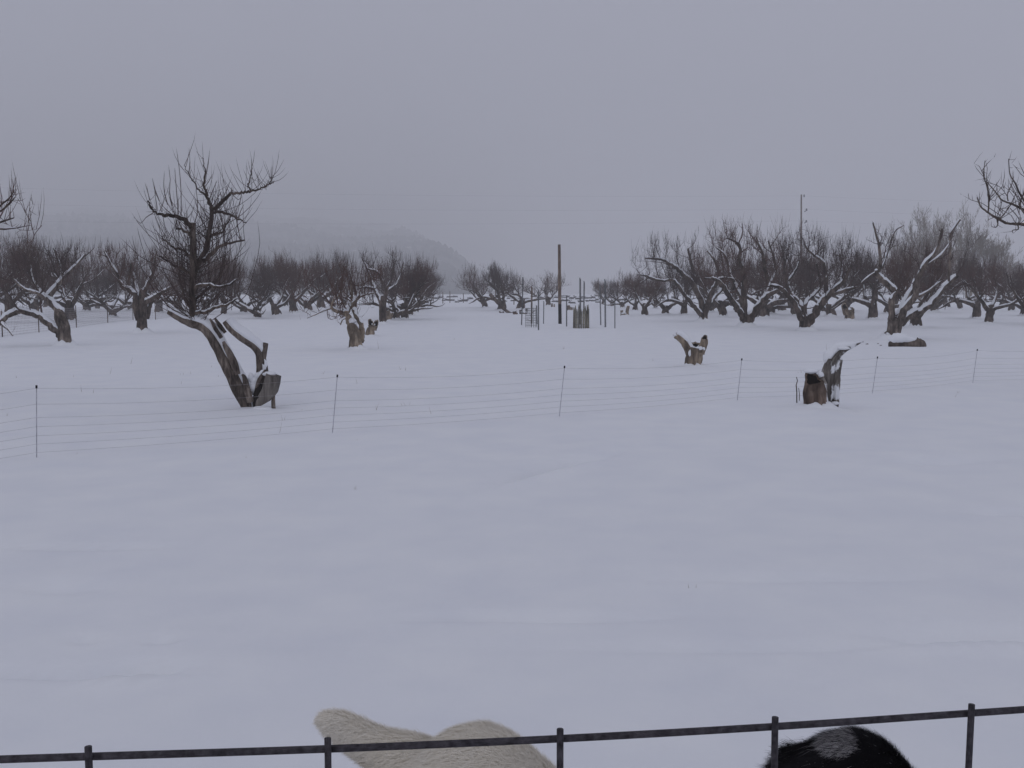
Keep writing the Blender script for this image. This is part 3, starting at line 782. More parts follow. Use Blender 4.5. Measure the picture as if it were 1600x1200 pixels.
    def whip(l):
        p, r = conv([(x, y, w, dy) for x, y, w, dy in l]); p, r = catmull(p, r, 2); twig(tw, p, r[0], r[-1])
    for l in ([(283, 337), (283, 300), (280, 262), (275, 229)], [(279, 336), (276, 300), (274, 275), (273, 261)], [(269, 322), (265, 300), (266, 280), (263, 256)],
              [(262, 320), (257, 300), (256, 285), (257, 266)], [(249, 314), (243, 298), (240, 288), (238, 277)], [(234, 313), (231, 300), (226, 284)],
              [(239, 333), (228, 340), (220, 349), (212, 342), (208, 338)], [(300, 362), (309, 330), (307, 300), (306, 282)], [(246, 330), (236, 322), (229, 316)],
              [(320, 292), (326, 284), (333, 270)], [(327, 312), (335, 292), (340, 280)], [(330, 326), (342, 306), (347, 298)], [(345, 318), (346, 305), (343, 300)],
              [(363, 303), (372, 312), (380, 306)], [(363, 303), (361, 292)], [(372, 343), (376, 330), (382, 318)], [(413, 292), (414, 286)], [(300, 497), (270, 484), (244, 456), (224, 425), (212, 392), (206, 366)], [(300, 490), (268, 470), (240, 430), (222, 385), (214, 352)],
              [(300, 480), (272, 452), (250, 410), (240, 378)], [(300, 470), (280, 440), (262, 400), (256, 366)], [(332, 500), (358, 482), (384, 462), (398, 420), (406, 380), (402, 345)], [(304, 480), (330, 470), (356, 440), (372, 400), (378, 362)],
              [(304, 460), (340, 440), (362, 410), (390, 372)], [(300, 495), (284, 489), (262, 478), (246, 452), (236, 420), (230, 396)], [(320, 500), (334, 470), (346, 430), (350, 392)]):
        whip([(x, y, .85 if i == 0 else .35, -.1) for i, (x, y) in enumerate(l)])
    # fans of shoots from the living limbs
    for (p, r), i0, n in ((up1, 2, 64), (up2, 0, 54)):
        for _ in range(n):
            i = rng.randrange(i0, len(p) - 2); a = rng.random() * 6.28
            if i0: i = min(i, rng.randrange(i0, len(p) - 2))
            dd = V3((math.cos(a), math.sin(a) * .8, rng.uniform(.0, .8)))
            L = rng.uniform(.45, 1.35) * (1.1 - .45 * i / len(p))
            q = sprout(tw, p[i], dd, L, rng.uniform(.004, .0075), rng, 7, .16)
            for _ in range(2):
                if rng.random() < .6: sprout(tw, q[rng.randrange(1, 4)], wander(rng, 1) + V3((0, 0, .6)), L * rng.uniform(.25, .6), .0033, rng, 4, .25)
    for p, r in bs:
        for i in range(1, len(p)):
            if rng.random() < .62: sprout(tw, p[i], wander(rng, .8) + V3((0, 0, .7)), rng.uniform(.12, .55), rng.uniform(.003, .005), rng, 5, .3)
            if rng.random() < .5: sprout(tw, p[i], wander(rng, 1), rng.uniform(.04, .14), .0035, rng, 3, .1)
    for p, r in bs[9:15]:                  # the low side branches carry long upright shoots
        for i in range(1, len(p)):
            for _ in range(1):
                L = rng.uniform(.35, 1.1); q = sprout(tw, p[i], wander(rng, .35) + V3((0, 0, 1)), L, rng.uniform(.0038, .006), rng, 6, .2)
                if rng.random() < .5: sprout(tw, q[2], wander(rng, .8) + V3((0, 0, .6)), L * .45, .0034, rng, 4, .25)
    br.build('branches', M['bark'], o); tw.build('twigs', M['twig'], o, False); build_snow(sn, o)

# ------------------------------------------------------------------ stumps, log, sticks
def stump(base, label, stems, seed, mat='weathered', group=None, ends=None, snow=.9, thick=1.4, mat2=None, lumps=()):
    """stems: courses as in traced(); ends: {stem: (facing, slant)} for hollow broken ends; lumps: (px, py, back, rx, ry, rz in px)"""
    rng = random.Random(seed); b = base_at(*base); d = b.y; k = d / F; ends = ends or {}
    o = empty('stump', b, label, 'stump', group); sn = MB()
    for j, l in enumerate(stems):
        m = MB(); p = [P(x, y, d + dy) - b for x, y, w, dy in l]; r = [w * k for x, y, w, dy in l]
        if j == 0: p = [p[0] - V3((0, 0, .25))] + p; r = [r[0] * 1.12] + r
        p, r = catmull(p, r, 7); ns = 40
        tube(m, p, r, ns, .22, 5 + .5 / max(.03, r[0]), seed=seed + j, flute=.3, cap1=j not in ends)
        t = (p[-1] - p[-2]).normalized(); R_ = r[-1]
        if j in ends:
            dark = MB(); hollow_end(m, ns, p[-1], t, R_, ends[j][0], ends[j][1], dark, 1.1)
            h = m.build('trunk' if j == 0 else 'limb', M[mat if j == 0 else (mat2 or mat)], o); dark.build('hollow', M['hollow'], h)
        else:
            m.build('trunk' if j == 0 else 'limb', M[mat if j == 0 else (mat2 or mat)], o)
            if t.z > .35 and R_ > .015 and snow > 0: blob(sn, p[-1] + V3((0, 0, R_ * .1)), R_ * .98, R_ * .98, R_ * .45, seed + j)
        snow_on(sn, p, r, rng, snow, thick, 9)
    for (x, y, dy, rx, ry, rz) in lumps: blob(sn, P(x, y, d + dy) - b, rx * k, ry * k, rz * k, x)
    r_ = stems[0][0][2] * k; snow_skirt(sn, V3((0, 0, 0)), r_ * .75, r_ * 2.8, r_ * .5, seed)
    build_snow(sn, o); return o

def build_stumps():
    stump((1085, 575), 'pale split stump with a short cut limb and knot hole behind the net fence',
          [[(1084, 577, 12, 0), (1084, 565, 10.5, 0), (1086, 552, 11.5, 0), (1088, 543, 11.5, 0)],
           [(1080, 556, 6.5, -.03), (1072, 538, 6, -.02), (1063, 528, 5.4, 0), (1055, 524, 5, 0)],
           [(1094, 552, 7, .02), (1099, 540, 6.2, .02), (1101, 529, 5.2, .03)]], 31, ends={0: ((0, -1, .1), .7), 2: ((-.4, -1, 0), 1.1)},
          lumps=((1080, 545, .05, 8, 8, 5), (1092, 544, -.10, 6, 3, 3), (1074, 538, .0, 5, 5, 4), (1078, 552, -.12, 2.6, 2, 5), (1098, 545, -.05, 4, 3, 3)))
    stump((1275, 641), 'thick brown hollow-topped stump with a curved grey snag rising behind it',
          [[(1276, 643, 19, 0), (1274, 630, 18, 0), (1271, 610, 15, -.01), (1269, 596, 12.5, -.02)],
           [(1292, 632, 10, .16), (1293, 605, 11, .16), (1294, 588, 10.5, .16), (1298, 570, 9.5, .16), (1307, 555, 7.5, .14), (1320, 546, 5, .1), (1334, 540, 2.6, .08), (1348, 534, .6, .05)],
           [(1306, 636, 3.6, .08), (1307, 605, 4.4, .08), (1308, 582, 4.6, .1), (1314, 562, 3, .1)],
           [(1287, 634, 7, -.02), (1286, 604, 6, .02), (1282, 584, 2.5, .06)]], 32, 'brownwood', ends={0: ((0, -1, 0), 1.0)}, snow=1.1, thick=1.8, mat2='plastered',
          lumps=((1268, 580, .09, 12, 8, 4), (1282, 586, .06, 5, 6, 6), (1305, 630, -.02, 6, 6, 3), (1292, 649, -.2, 14, 8, 4), (1318, 544, .04, 10, 6, 2.5)))
    stump((579, 525), 'small pale stump with two knobs like eyes beside the split grey trunk',
          [[(579, 527, 7, 0), (579, 517, 6, 0), (582, 510, 4.6, 0)], [(582, 515, 4.2, 0), (579.5, 506, 4, -.04)], [(584, 515, 4.2, 0), (587, 507, 3.8, -.04)]], 33, ends={1: ((0, -1, 0), 1.6), 2: ((0, -1, 0), 1.6)})
    stump((607, 500), 'pale cut stump standing against the slender olive tree', [[(607, 502, 4.5, 0), (606, 492, 4.2, 0), (604, 485, 3.2, 0)], [(609, 494, 3.6, .2), (613, 489, 3, .3)]], 34, ends={0: ((0, -1, 0), 1.4)})
    stump((978, 494), 'low two-pronged snowy stump beside the lane of wire cages', [[(976, 495, 5, 0), (975, 490, 5, 0)], [(972, 494, 2.4, 0), (971, 485, 2, 0)], [(979, 494, 3, 0), (980, 486, 2.6, 0), (982, 478, 1.8, 0)]], 35)
    stump((1327, 501), 'hollow old stump with two round knot holes among the orchard trunks', [[(1327, 502, 7, 0), (1326, 492, 6.4, 0), (1325, 484, 6, 0)], [(1322, 492, 4, -.1), (1320, 480, 4, -.15)], [(1330, 496, 4.4, -.1), (1331, 486, 4, -.15)]], 36, ends={1: ((0, -1, 0), 1.6), 2: ((0, -1, 0), 1.6)})
    stump((891, 486), 'short jagged stump just behind the slatted tree guard', [[(890, 487, 3.6, 0), (889, 482, 3, 0), (888, 477, 2, 0)], [(893, 487, 2.2, .1), (893, 480, 1.6, .1)]], 37)
    stump((818, 493), 'squat shaggy grey stump behind the wire mesh tree cage', [[(818, 494, 6, 0), (818, 488, 5.6, 0)], [(814, 490, 2.4, 0), (813, 484, 1.8, 0)], [(822, 490, 2.4, 0), (823, 482, 1.4, 0)]], 38, 'greywood')
    stump((806, 492), 'small dark stump at the end of the fallen limb', [[(806, 493, 3.4, 0), (804, 486, 3.2, 0)]], 39, 'brownwood')
    stump((864, 480), 'tiny double stump below a distant spindly tree', [[(862.5, 480, 1.3, 0), (862.5, 474, 1.2, 0)], [(866, 480, 1.2, 0), (866, 475, 1, 0)]], 40)
    stump((162, 481), 'small dark stump beyond the woven wire fence', [[(162, 482, 4, 0), (161, 475, 3, 0)], [(164, 480, 2, 0), (165, 472, 1.2, 0)]], 41)
    # log with snow in front of the plastered tree
    b = base_at(1417, 543); d = b.y; k = d / F
    o = empty('log', b, 'chunky reddish-brown log end under a rounded hood of snow', 'log')
    m = MB(); l = [(1389, 539, 4), (1396, 539, 6), (1410, 540, 6.5), (1424, 539, 7), (1434, 537, 8.5), (1440, 538, 6), (1446, 543, 1.5)]
    p, r = catmull([P(x, y, d) - b for x, y, w in l], [w * k for x, y, w in l], 4); tube(m, p, r, 12, .3, 7, cap0=True, flute=.2); m.build('trunk', M['bark'], o)
    s = MB(); l = [(1393, 535, 5), (1398, 530, 8), (1408, 529, 8.5), (1420, 531, 6), (1430, 531, 4), (1437, 529, 1)]
    p, r = catmull([P(x, y, d + .02) - b for x, y, w in l], [w * k for x, y, w in l], 4); tube(s, p, r, 12, .15, 6, cap0=True); s.build('snow', M['snow'], o)
    for x, y, rx, rz in ((1394, 546, 9, 3), (1412, 547, 10, 2.5), (1432, 547, 9, 2.5), (1446, 546, 6, 3)):
        s = MB(); blob(s, P(x, y, d - .12) - b, rx * k, 8 * k, rz * k, x); s.build('snow', M['snow'], o)
    # fallen limb and brush by the lane
    b = base_at(790, 489); d = b.y; k = d / F
    o = empty('fallen_limb', b, 'broken limb fallen from a tree onto brushwood by the lane', 'branch')
    for nm, l in (('limb', [(766, 460, 3, .6), (778, 473, 3, .3), (790, 485, 2.6, 0), (801, 491, 2, -.2)]), ('stick', [(772, 490, 1, 0), (782, 491, 1.2, -.2), (788, 489, .8, -.3)]),
                  ('stick', [(780, 487, 1.2, .1), (786, 490, 1.4, 0), (786, 486, .8, 0)]), ('stick', [(781, 494, .8, -.4), (790, 493, .8, -.5)])):
        m = MB(); p, r = catmull([P(x, y, d + dy) - b for x, y, w, dy in l], [w * k for x, y, w, dy in l], 4); tube(m, p, r, 8, .2, 6, cap0=True); m.build(nm, M['bark'], o)
    # two sticks by the brown stump
    for l, lab in (([(1245, 632, .9), (1245, 612, .9), (1244, 602, .8), (1246, 595, .7), (1244.5, 589, .6)], 'taller crooked dark stick poking out of the snow beside the brown stump'),
                   ([(1249, 629, .6), (1249, 616, .6), (1248, 606, .5)], 'shorter thin stick poking out of the snow beside the brown stump')):
        b = base_at(l[0][0], l[0][1] - 2); k = b.y / F; m = MB()
        p = [P(x, y, b.y) - b for x, y, w in l]; tube(m, [p[0] - V3((0, 0, .08))] + p, [l[0][2] * k] + [w * k for x, y, w in l], 6)
        s = m.build('stick', M['bark']); s.location = b; tag(s, lab, 'stick')
    rng = random.Random(9)
    for i, (x, y, s) in enumerate(((1355, 538, 1.6), (1372, 537, 1.2), (1376, 541, 1.3), (1349, 534, .9))):
        b = base_at(x, y); k = b.y / F; bm = bmesh.new(); bmesh.ops.create_icosphere(bm, subdivisions=2, radius=1)
        for v in bm.verts: v.co = v.co * (1 + .4 * noise.noise(v.co * 1.7 + V3((i * 5, 0, 0)))); v.co.x *= 1.4; v.co.z *= .8
        me = bpy.data.meshes.new('bark_chip'); bm.to_mesh(me); bm.free(); me.materials.append(M['bark'])
        c = link('bark_chip', me); c.location = b; c.scale = (s * k,) * 3
        tag(c, 'small dark chip of bark lying on the snow beside the snowy log', 'bark chip', 'bark chips beside the log')

# ------------------------------------------------------------------ orchard behind
def build_orchard():
    var = [apple_meshes(100 + i, (.82, .98, 1.12)[i % 3]) for i in range(9)]
    rows = [
        (('bare apple tree of the thick row, %s to the leaning half-dead tree', (392, 637)), 'row behind the leaning tree',
         [(403, 498, 392), (433, 494, 388), (459, 489, 384), (482, 486, 386), (503, 483, 388), (380, 490, 392), (350, 492, 390), (322, 488, 392), (280, 488, 384), (520, 480, 400), (536, 478, 404), (338, 480, 394), (300, 482, 392), (446, 480, 398)]),
        (('bare apple tree of the dense row, %s to the slender olive tree', (599, 506)), 'row behind the slender olive tree',
         [(619, 499, 380), (632, 498, 386), (642, 493, 398), (649, 489, 402), (655, 485, 408), (660, 481, 414)]),
        (('bare apple tree across the woven wire fence, %s to the arching limb', (100, 541)), 'trees across the woven wire fence',
         [(110, 503, 368), (52, 492, 366), (18, 497, 360), (177, 496, 388), (-20, 505, 362), (152, 484, 398), (75, 482, 392), (135, 487, 384), (-60, 486, 372), (248, 489, 394), (205, 486, 396)]),
        ('bare apple tree with a fallen limb beneath it, standing by the lane', None, [(784, 485, 402)]),
        ('grey bare apple tree leaning away from the lane beside the fallen limb', None, [(758, 481, 398)]),
        ('wide-spreading bare apple tree over the squat grey stump by the lane', None, [(814, 483, 404)]),
        ('spindly distant apple tree half hidden by the brown pole', None, [(857, 478, 416)]),
        (('distant bare apple tree lining the lane, %s to the slatted tree guard', (908, 512)), 'row behind the wire cages',
         [(957, 479, 428), (973, 481, 422), (992, 485, 418), (1007, 494, 414), (1040, 491, 410), (1068, 492, 404), (1024, 482, 420), (942, 476, 434)]),
        (('bare apple tree between front row trunks, %s to the V-forked tree', (1166, 511)), 'trees behind the front row',
         [(1130, 496, 376), (1192, 498, 372), (1203, 491, 380), (1245, 493, 376), (1288, 488, 380), (1298, 495, 372), (1363, 499, 372), (1387, 490, 372), (1150, 486, 392), (1322, 486, 380), (1222, 486, 386), (1110, 488, 400)]),
        ('tall bare apple tree directly behind the snow-plastered tree', None, [(1431, 512, 358)]),
        ('bushy bare apple tree with roots arched over the snow, under the tall cottonwoods', None, [(1545, 504, 386)]),
        (('bare apple tree below the cottonwoods, %s to the tree with arched roots', (1545, 504)), 'trees below the cottonwoods',
         [(1459, 488, 384), (1525, 498, 388), (1600, 493, 392), (1580, 486, 404), (1500, 484, 400), (1622, 508, 380), (1565, 480, 410), (1480, 481, 404)]),
    ]
    rng = random.Random(3); i = 0
    words = ('nearest', 'second nearest', 'third nearest', 'fourth nearest', 'fifth nearest', 'sixth nearest', 'seventh nearest', 'eighth nearest', 'ninth nearest', 'tenth nearest', 'eleventh nearest', 'twelfth nearest', 'thirteenth nearest', 'fourteenth nearest', 'fifteenth nearest', 'farthest')
    for label, group, spots in rows:
        if group:                      # told apart by how near they stand to a thing one can find
            what, ref = label; a = base_at(*ref); order = sorted(spots, key=lambda t: (base_at(t[0], t[1]) - a).length)
        for n, (px, py, top) in enumerate(spots):
            lab = label if not group else what % words[order.index((px, py, top))]
            wide = {784: 4, 758: 1, 814: 6, 857: 3}.get(px)
            place_tree(var[(i * 5 + 2) % 9 if wide is None else wide], px, py, top, rng.random() * 6.28, lab, group, i, 1 if wide is None else 1.35); i += 1

def cottonwood_meshes(seed):
    rng = random.Random(seed); tk, tw = MB(), MB()
    def rec(p, d, L, r, lv):
        pts, rad = [p], [r]
        for k in range(4):
            d = (d + wander(rng, .16) + V3((0, 0, .1))).normalized(); p = p + d * (L / 4); pts.append(p); rad.append(r * (1 - .14 * (k + 1)))
        if lv < 3: tube(tk, pts, rad, 8 if lv == 0 else 5)
        else: twig(tw, pts, r, r * .4)
        if lv < 5:
            for _ in range((5, 4, 4, 4, 4)[lv]):
                i = rng.randrange(1, 5); d2 = (d + wander(rng, .75) + V3((0, 0, .12))).normalized()
                rec(pts[i], d2, L * rng.uniform(.5, .75), max(.023, rad[i] * .55), lv + 1)
    for s in range(3):
        rec(V3((rng.uniform(-.5, .5), rng.uniform(-.5, .5), -.3)), V3((rng.uniform(-.25, .25), rng.uniform(-.25, .25), 1)).normalized(), 6.0, .26, 0)
    zs = max(v[2] for v in tw.v)
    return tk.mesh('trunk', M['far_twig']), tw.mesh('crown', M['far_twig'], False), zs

def build_cottonwoods():
    va = [cottonwood_meshes(60 + i) for i in range(3)]
    for i, (px, py, top, lab) in enumerate(((1440, 470, 334, 'pale rounded cottonwood in the mist behind the snow-plastered tree'), (1512, 471, 322, 'tallest pale cottonwood rising in the mist, feathery topped'),
                                            (1558, 471, 372, 'lower pale cottonwood fading into the mist beside the tallest one'), (1475, 469, 340, 'misty cottonwood squeezed between two taller pale neighbours'),
                                            (1400, 468, 352, 'dim cottonwood furthest along the pale group, half behind the front limbs'), (1590, 470, 408, 'small misty cottonwood at the low end of the pale group'))):
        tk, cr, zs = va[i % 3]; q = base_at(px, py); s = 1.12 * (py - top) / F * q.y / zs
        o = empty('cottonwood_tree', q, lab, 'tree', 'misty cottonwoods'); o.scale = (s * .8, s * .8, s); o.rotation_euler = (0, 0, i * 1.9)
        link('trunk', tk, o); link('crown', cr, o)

# ------------------------------------------------------------------ poles, stakes, cages
def rod(mb, a, b, r, sides=6): tube(mb, [a, a.lerp(b, .5), b], [r, r, r], sides, cap0=True)

def build_poles():
    # stout wooden pole at the head of the lane
    b = base_at(875, 506); d = b.y; k = d / F; o = empty('wooden_pole', b, 'tall bare brown wooden pole standing alone in the snow lane', 'pole')
    m = MB(); p = [V3((0, 0, -.3))] + [P(875 + t * -1.2, 506 - t * 124, d) - b for t in (0, .25, .5, .75, 1)]
    tube(m, p[2:], [2.5 * k, 2.5 * k, 2.3 * k, 2.2 * k], 12, .06, 3); m.build('shaft', M['pole'], o)
    m = MB(); tube(m, p[:3], [2.7 * k, 2.65 * k, 2.55 * k], 12, .05, 3); m.build('tarred_foot', M['tar'], o)
    # stakes
    T = [((817, 433), (814.5, 508), 'leaning thin metal stake between the wire cage and the grey stump', 1.1), ((830.5, 447), (830, 506), 'pale wooden stake standing inside the wire mesh cage', 1.5),
         ((838, 477), (838.5, 507), 'short thick dark stake at the edge of the wire mesh cage', 1.2), ((841, 454), (841, 516), 'grey steel stake in front of the wire mesh cage', 1.2),
         ((849.5, 470), (849, 506), 'thin grey stake between the wire mesh cage and the brown pole', .8), ((885, 462), (885, 510), 'grey steel stake between the brown pole and the slatted guard', 1.1),
         ((906, 434), (906.5, 506), 'taller thick dark stake inside the slatted tree guard', 1.5), ((912.5, 439), (911.5, 506), 'shorter slim dark stake inside the slatted tree guard', 1.2),
         ((937, 444), (938.5, 508), 'slightly leaning thin stake beyond the slatted guard', 1.0), ((945, 436), (945.5, 511), 'tall thick dark stake, tallest of the three beyond the slatted guard', 1.4),
         ((960.5, 472), (960.5, 513), 'short thin stake, lowest of the three beyond the slatted guard', .9)]
    for (tx, ty), (bx, by), lab, w in T:
        b = base_at(bx, by); k = b.y / F; m = MB(); top = P(tx, ty, b.y) - b
        rod(m, V3((0, 0, -.2)), top, w * k * .54, 6)
        # the flange of a steel stake
        a = V3((0, 0, .0)); e = V3((w * k * .9, 0, 0)); rod(m, a + e, top * .97 + e, w * k * .3, 4)
        s = m.build('garden_stake', M['pole'] if 'wooden' in lab else M['stake']); s.location = b; tag(s, lab, 'stake', 'stakes along the lane')
    # wire mesh cage
    b = base_at(830, 511); k = b.y / F; o = empty('tree_cage', b, 'round wire mesh tree cage, see-through, in the snow lane', 'tree cage')
    R_ = 9 * k; h = 30 * k
    for j in range(9):
        m = MB(); z = -.02 + h * j / 8; n = 20
        tube(m, [V3((R_ * math.cos(6.2832 * i / n), R_ * math.sin(6.2832 * i / n), z)) for i in range(n + 1)], [.0045] * (n + 1), 4); m.build('hoop', M['stake'], o)
    for i in range(16):
        m = MB(); a = 6.2832 * i / 16; q = V3((R_ * math.cos(a), R_ * math.sin(a), 0)); rod(m, q - V3((0, 0, .1)), q + V3((0, 0, h)), .0045, 4); m.build('upright_wire', M['stake'], o)
    m = MB(); sp = [V3((R_ * .4, 0, 0)), V3((R_ * .4, 0, h * .6))]
    tr = MB()
    for i in range(14):
        rg = random.Random(i); sprout(tr, V3((0, 0, rg.uniform(.1, h * .8))), wander(rg, 1) + V3((0, 0, .8)), rg.uniform(.3, .6), .006, rg, 4, .3)
    rod(tr, V3((0, 0, -.1)), V3((.02, 0, h * .95)), .018, 6)
    s = tr.build('sapling', M['twig']); s.location = b; tag(s, 'thin bare sapling standing inside the wire mesh cage', 'sapling')
    # slatted guard
    b = base_at(908, 512); k = b.y / F; o = empty('tree_guard', b, 'round guard of weathered upright slats around a young tree', 'tree guard')
    R_ = 12.5 * k; rg = random.Random(8)
    for i in range(22):
        a = 6.2832 * i / 22 + .1; h = rg.uniform(28, 37) * k; m = MB(); q = V3((R_ * math.cos(a), R_ * math.sin(a), 0)); t = V3((-math.sin(a), math.cos(a), 0)); nrm = V3((math.cos(a), math.sin(a), 0))
        w, th = .03, .009; pts = []
        tip = q * .97 + V3((0, 0, h))
        for z, ww in ((-.15, w), (h * .86, w), (h, w * .25)):
            c = q * (1 - .04 * max(0, z) / h) + V3((0, 0, z))
            pts += [c - t * ww - nrm * th, c + t * ww - nrm * th, c + t * ww + nrm * th, c - t * ww + nrm * th]
        m.v = [tuple(x) for x in pts]; m.f = [(j * 4 + a_, j * 4 + (a_ + 1) % 4, j * 4 + 4 + (a_ + 1) % 4, j * 4 + 4 + a_) for j in range(2) for a_ in range(4)] + [(8, 9, 10, 11)]
        m.build('slat', M['slat'], o, False)
    for z in (.15, .45, .7):
        m = MB(); n = 20; tube(m, [V3((R_ * 1.03 * math.cos(6.2832 * i / n), R_ * 1.03 * math.sin(6.2832 * i / n), z)) for i in range(n + 1)], [.005] * (n + 1), 4); m.build('wire_hoop', M['stake'], o)
    # utility pole with insulators and cables
    d = 150.0; b = P(1252, 468, d); b.z = ground_z(b.x, b.y); k = d / F
    o = empty('utility_pole', b, 'slim utility pole rising out of the orchard crowns', 'utility pole')
    top = P(1252, 304, d) - b; m = MB(); tube(m, [V3((0, 0, -.5)), top * .5, top], [.17, .14, .10], 10, cap0=True); m.build('shaft', M['pole'], o)
    zs = []
    for y in (306, 330, 348):
        z = P(1252, y, d).z - b.z; zs.append(z); m = MB()
        if y > 306:
            tube(m, [V3((.1, 0, z - .05)), V3((.32, 0, z + .02)), V3((.42, 0, z + .1))], [.06, .055, .05], 6)
            tube(m, [V3((.42, 0, z + .05)), V3((.42, 0, z + .16)), V3((.42, 0, z + .27)), V3((.42, 0, z + .38))], [.07, .15, .08, .13], 8, cap0=True)
        else:
            tube(m, [V3((0, 0, z - .2)), V3((0, 0, z)), V3((0, 0, z + .2))], [.05, .12, .06], 8)
        m.build('insulator', M['stake'], o)
    for y0, y1, y2, z, lab in ((306, 286, 318, zs[0], 'topmost faint power cable strung across the misty sky'), (331, 312, 342, zs[1] + .3, 'middle faint power cable strung across the misty sky'), (349, 340, 358, zs[2] + .3, 'lowest faint power cable strung across the misty sky')):
        A = P(-250, y1, 150); B = V3((b.x, b.y, b.z + z)); Cc = P(2100, y2, 165); m = MB(); pts = []
        for s_, e_ in ((A, B), (B, Cc)):
            for i in range(25):
                t = i / 24; q = s_.lerp(e_, t); q.z -= 2.0 * 4 * t * (1 - t) * .35; pts.append(q)
        tube(m, pts, [.0042] * len(pts), 4); c = m.build('power_cable', M['wire']); tag(c, lab, 'cable', 'power cables')
    # far field posts
    for i, (x, t, y) in enumerate(((677, 456, 474), (692, 456, 474), (703, 455, 473), (724, 458, 473), (803, 462, 476), (935, 436, 462), (864, 458, 470), (1120, 462, 475))):
        b = base_at(x, y) if y > 463 else P(x, y, 220); b.z = ground_z(b.x, b.y); k = b.y / F; m = MB(); h = (P(x, t, b.y) - b).z
        tube(m, [V3((0, 0, -.3)), V3((.01, 0, h * .5)), V3((0, 0, h))], [.055, .05, .045], 6, .1); s = m.build('field_post', M['pole']); s.location = b
        tag(s, 'thin distant field post in front of the snowy stone heaps' if i != 5 else 'tall distant pole beyond the stone heaps', 'post', 'far field posts' if i != 5 else None)

# ------------------------------------------------------------------ fences
def build_fences():
    # the wire stock panel between the camera and the dogs
    zb = 1.25; pts = [G(*p, zb) for p in ((140, 1186), (513, 1174), (875, 1158), (1210, 1139), (1516, 1118))]
    dl = pts[0] - pts[1]; dr = pts[4] - pts[3]
    pts = [pts[0] + dl * i for i in (7, 6, 5, 4, 3, 2, 1)] + pts + [pts[4] + dr * i for i in range(1, 8)]
    org = V3((pts[9].x, pts[9].y, 0))
    o = empty('wire_panel', org, 'dark steel wire stock panel between the camera and the two dogs', 'fence')
    zs = [zb, 1.05, .85, .68, .53, .40, .28, .18, .08]; rng = random.Random(4)
    for j, z in enumerate(zs):
        m = MB(); p = [V3((q.x, q.y + .0048, z)) - org for q in pts]; p, r = catmull(p, [.0033] * len(p), 4); tube(m, p, r, 10, cap0=True); m.build('horizontal_wire', M['steel'], o)
    for i, q in enumerate(pts):
        m = MB(); e = rng.uniform(-.0015, .0015)
        p = [V3((q.x - org.x, q.y - org.y - .0018, z)) for z in (-.05, .3, .6, .9, 1.1, zb, zb + .0125 + e)]
        for a in p[1:-2]: a.x += rng.uniform(-.0015, .0015)
        tube(m, p, [.0031] * len(p), 10, cap0=True); m.build('upright_wire', M['steel'], o)
    # electric net fence
    posts = [((-560, 662), (-562, 800)), ((57, 605), (57, 707)), ((527, 588), (519.5, 673)), ((882, 574), (874, 651)), ((1159, 562), (1152, 627)), ((1371, 559), (1363, 615)), ((1527, 547), (1520, 598)), ((1700, 541), (1694, 588)), ((1880, 536), (1874, 580))]
    bases = [base_at(*b) for t, b in posts]; tops = [P(t[0], t[1], bs.y) for (t, b), bs in zip(posts, bases)]
    org = bases[0].copy(); o = empty('net_fence', org, 'low electric net fence of thin sagging strands on slim grey posts', 'fence')
    for a, t in zip(bases, tops):
        m = MB(); ax = (t - a).normalized(); rod(m, a - ax * .12 - org, t - org, .005, 8); q = m.build('post', M['plasticpost'], o)
        m = MB(); rod(m, t - ax * .01 - org, t + ax * .02 - org, .0105, 8); c = m.build('cap', M['cap'], q)
    for j, f in enumerate((.985, .76, .57, .44, .31, .19, .07)):
        m = MB(); p = []
        for (a0, t0), (a1, t1) in zip(list(zip(bases, tops)), list(zip(bases, tops))[1:]):
            s, e = a0.lerp(t0, f), a1.lerp(t1, f); L = (e - s).length; sag = .018 * L * (.35 + .65 * f)
            for i in range(12):
                t = i / 12; q = s.lerp(e, t); q.z -= sag * 4 * t * (1 - t) * (.85 + .3 * rng.random() * .2); q.z = max(q.z, ground_z(q.x, q.y) - .03); p.append(q - org)
        p.append(bases[-1].lerp(tops[-1], f) - org); tube(m, p, [.0011] * len(p), 4); m.build('strand', M['strand'], o)
    # woven wire fence on the left
    P_ = [((-90, 494), (-90, 541)), ((5, 486), (4, 527)), ((61, 480), (61, 519)), ((119, 477), (119.5, 511.5)), ((168, 473), (168.5, 504.5)), ((208, 472), (208, 500)), ((242, 474), (243, 499)), ((276, 471), (276, 494)), ((318, 468), (318, 489)), ((362, 466), (362, 485))]
    bases = [base_at(*b) for t, b in P_]; org = bases[0].copy(); hs = [P(t[0], t[1], bs.y).z - bs.z for (t, b), bs in zip(P_, bases)]
    o = empty('woven_wire_fence', org, 'woven wire field fence on steel posts behind the arching limb', 'fence')
    for a, h in zip(bases, hs):
        m = MB(); rod(m, a - V3((0, 0, .2)) - org, a + V3((0, 0, h)) - org, .022, 6); m.build('post', M['brownwood'], o)
    hm = min(.95, min(hs)); m = MB()
    for j in range(10):
        z = .04 + (hm - .06) * j / 9; tube(m, [a + V3((0, .025, z)) - org for a in bases], [.0035] * len(bases), 3)
    for a, c in zip(bases, bases[1:]):
        n = int((c - a).length / .16)
        for i in range(n):
            q = a.lerp(c, i / n) + V3((0, .027, 0)) - org; tube(m, [q, q + V3((0, 0, hm))], [.003, .003], 3)
    tag(m.build('wire_mesh', M['strand'], o), kind='stuff')

